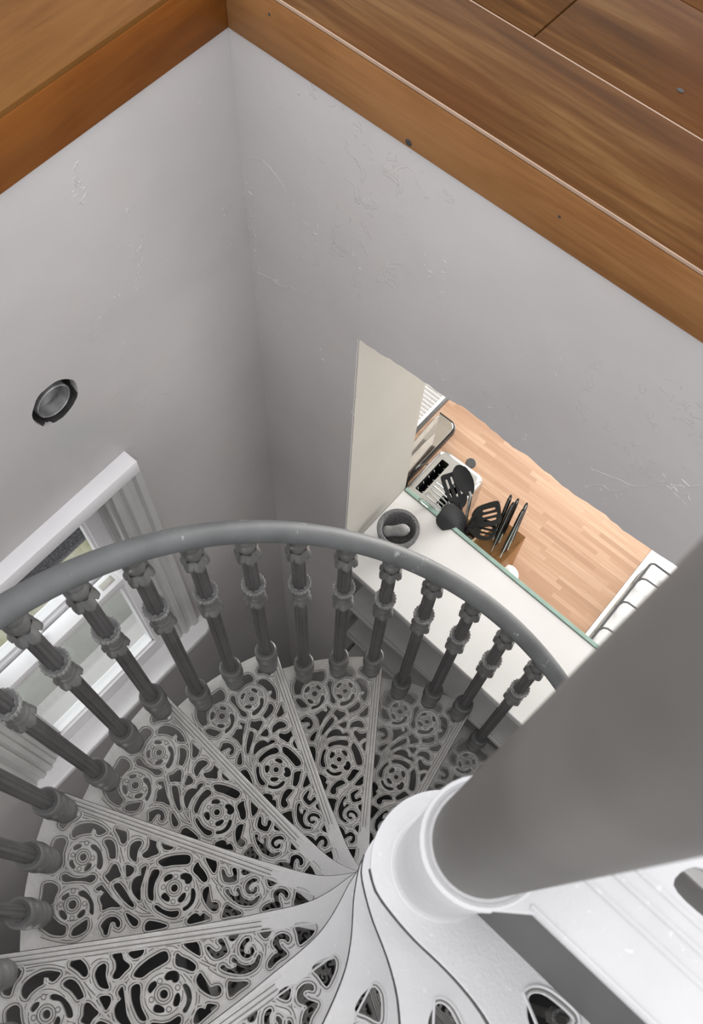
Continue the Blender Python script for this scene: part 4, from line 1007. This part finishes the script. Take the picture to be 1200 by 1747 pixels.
px_knife((.3665, -1.030, -.822), (.393, -1.112, -.70), 'black handled knife, leftmost in the wooden block')
px_knife((.350, -1.045, -.806), (.372, -1.122, -.71), 'black handled knife at the back of the middle pair in the block', .0095)
px_knife((.350, -1.010, -.822), (.374, -1.098, -.70), 'black handled knife at the front of the middle pair in the block')
px_knife((.318, -1.045, -.806), (.345, -1.128, -.71), 'black handled knife at the back of the right pair in the block', .0095)
px_knife((.318, -1.010, -.825), (.340, -1.103, -.70), 'black handled knife at the front right corner of the block')

# ------------------------------------------------------------------ utensils in a wooden holder
t = thing('utensil_holder', 'pale wooden square utensil holder between toaster and knife block', 'utensil holder')
bm = bmesh.new()
hx0, hx1, hy0, hy1, hz = .407, .486, -1.048, -.966, -.862
for (a, b, c, d) in ((hx0, hx0+.007, hy0, hy1), (hx1-.007, hx1, hy0, hy1), (hx0+.007, hx1-.007, hy0, hy0+.007), (hx0+.007, hx1-.007, hy1-.007, hy1)): box(bm, a, b, c, d, ZK+.0005, hz, .0012)
box(bm, hx0+.004, hx1-.004, hy0+.004, hy1-.004, ZK+.001, ZK+.008)
obj('box', bm, MT['pale_wood'], t)
rebase(t, (.4465, -1.007, ZK))

def frame(a, b, upv=(0, 0, 1)):
    """matrix with local Y along a->b, Z close to upv"""
    y = (Vector(b)-Vector(a)).normalized(); x = y.cross(Vector(upv)).normalized(); z = x.cross(y)
    m = Matrix((x, y, z)).transposed().to_4x4(); m.translation = Vector(a); return m
def paddle(name, lab, cat, foot, neck, tip, width, outline, slots, upv, cup=0.0, mat='black', stem='black', th=.0035, neckr=.0045):
    """utensil: stem foot->neck, head neck->tip"""
    t = thing(name, lab, cat)
    M = frame(neck, tip, upv); L = (Vector(tip)-Vector(neck)).length
    loops = [catmull([(x*width/2, y*L) for x, y in outline], 5)]
    for s in slots: loops.append(catmull([(x*width/2, y*L) for x, y in s], 4))
    bm = plate_bm(loops, th/2, th*.3)
    bmesh.ops.triangulate(bm, faces=bm.faces[:])
    if cup or True:
        bmesh.ops.subdivide_edges(bm, edges=[e for e in bm.edges if e.calc_length() > .012], cuts=2, use_grid_fill=False)
        for v in bm.verts:
            x = v.co.x/(width/2); y = v.co.y/L
            v.co.z += cup*(x*x+(2*y-1)**2*.7-.85)
    bmesh.ops.transform(bm, matrix=M, verts=bm.verts[:])
    obj('head', bm, MT[mat], t, True, 50)
    bm = bmesh.new(); a, b = Vector(foot), Vector(neck); e = b+(Vector(tip)-b)*.12
    tube(bm, [a, a+(b-a)*.5, b, e], [neckr, neckr, neckr*.95, neckr*.7], 12); obj('stem', bm, MT[stem], t)
    rebase(t, foot); return t
OV = [(0, -.02), (.5, .06), (.92, .32), (1, .58), (.8, .85), (0, 1), (-.8, .85), (-1, .58), (-.92, .32), (-.5, .06)]
SQ = [(0, -.02), (.45, .03), (.85, .22), (.98, .6), (.95, .92), (.7, 1), (0, 1.0), (-.7, 1), (-.95, .92), (-.98, .6), (-.85, .22), (-.45, .03)]
def slot(x, y0, y1, w=.09): return [(x-w, y0+.05), (x, y0), (x+w, y0+.05), (x+w, y1-.05), (x, y1), (x-w, y1-.05)]
paddle('spoon', 'solid black oval cooking spoon on a steel stem, uppermost of the utensils', 'spoon', (.447, -1.012, -.985), (.480, -1.034, -.700), (.560, -1.060, -.655), .052, OV, [], (-.1, .45, .9), .006, 'black', 'steel', .004, .0055)
paddle('slotted_turner', 'black angular slotted turner leaning over the toaster', 'turner', (.452, -.995, -.985), (.484, -1.003, -.742), (.566, -1.040, -.682), .062, SQ, [slot(-.5, .35, .85), slot(0, .32, .88), slot(.5, .35, .85)], (-.1, .45, .9), .003, 'black', 'black', .003, .005)
paddle('serving_spoon', 'large deep black rounded serving spoon closest to the glass upstand', 'spoon', (.436, -1.000, -.985), (.446, -.974, -.792), (.517, -.945, -.716), .082, [(0, -.02), (.4, .02), (.85, .2), (1, .5), (.92, .8), (.55, .97), (0, 1), (-.55, .97), (-.92, .8), (-1, .5), (-.85, .2), (-.4, .02)], [], (-.3, .3, .9), -.014, 'black', 'black', .004, .005)
paddle('slotted_spatula', 'black round slotted spatula, leaning towards the knife handles', 'spatula', (.452, -1.012, -.985), (.446, -1.018, -.79), (.388, -1.066, -.735), .074, SQ, [slot(-.42, .38, .82), slot(0, .35, .86), slot(.42, .38, .82)], (.2, .3, .9), .004, 'black', 'black', .003, .005)
paddle('slotted_spoon', 'black oval slotted spoon in front of the round slotted spatula', 'spoon', (.452, -.988, -.985), (.436, -.999, -.80), (.362, -1.018, -.765), .062, OV, [slot(-.35, .42, .80), slot(.05, .38, .84), slot(.45, .42, .78)], (.1, .3, .9), .005, 'black', 'black', .003, .005)
# wire masher
t = thing('potato_masher', 'steel wire zigzag masher resting over the toaster top', 'masher', )
M = frame((.530, -.985, -.765), (.592, -.972, -.728), (-.1, .4, .9))
bm = bmesh.new(); zz = []
for i in range(7):
    x = -.036+i*.012; ys = (.004, .062) if i % 2 == 0 else (.062, .004)
    for y in ys: zz.append(M @ Vector((x, y+(.004 if i in (0, 6) else 0), .004*math.cos(x*60))))
tube(bm, catmull([tuple(p) for p in zz], 5, False), .0022, 8)
obj('wire_head', bm, MT['steel'], t)
bm = bmesh.new(); tube(bm, [(.458, -.975, -.985), (.49, -.985, -.80), (.530, -.985, -.765)], .0032, 8); obj('stem', bm, MT['steel'], t)
rebase(t, (.458, -.975, -.985))
paddle('palette_knife', 'short steel utensil with a square end beside the holder rim', 'utensil', (.428, -.985, -.985), (.430, -.976, -.83), (.405, -.955, -.79), .026, SQ, [], (.1, .3, .9), 0, 'steel', 'steel', .002, .0035)

# small white jar behind the glass
t = thing('ceramic_jar', 'small white ceramic jar with a round knob lid against the glass upstand', 'jar')
JC = (.272, -.997)
bm = bmesh.new(); lathe(bm, [(ZK+.0005, .024), (ZK+.006, .028), (ZK+.04, .033), (ZK+.075, .034), (ZK+.085, .031), (ZK+.0855, .0)], 36, None, JC); obj('body', bm, MT['ceramic'], t)
bm = bmesh.new(); lathe(bm, [(ZK+.086, .033), (ZK+.090, .0335), (ZK+.094, .028), (ZK+.099, .012), (ZK+.102, .005), (ZK+.106, .0052), (ZK+.110, .009), (ZK+.116, .0105), (ZK+.121, .008), (ZK+.123, .0)], 36, None, JC); obj('lid', bm, MT['ceramic'], t)
rebase(t, (*JC, ZK))

# mortar and pestle on the ledge
MC = (.567, -.812)
t = thing('mortar', 'dark speckled granite mortar standing on the white ledge behind the handrail', 'mortar')
bm = bmesh.new()
lathe(bm, [(ZL+.0003, .040), (ZL+.004, .043), (ZL+.010, .042), (ZL+.016, .044), (ZL+.035, .053), (ZL+.060, .0595), (ZL+.074, .061), (ZL+.0765, .0595), (ZL+.0765, .0500), (ZL+.074, .0475), (ZL+.055, .044), (ZL+.035, .036), (ZL+.022, .022), (ZL+.018, .004)], 56, None, MC)
obj('bowl', bm, MT['granite'], t)
rebase(t, (*MC, ZL))
t = thing('pestle', 'paler grey granite pestle lying in the mortar', 'pestle')
bm = bmesh.new()
A, B = Vector((MC[0]-.026, MC[1]-.016, ZL+.078)), Vector((MC[0]+.034, MC[1]+.030, ZL+.047))
pts = [A.lerp(B, i/12) for i in range(13)]
tube(bm, pts, [.006, .0135, .0168, .0178, .0175, .0165, .0155, .015, .0155, .0168, .017, .013, .006], 20)
obj('pestle_body', bm, MT['granite2'], t)
rebase(t, tuple(B))
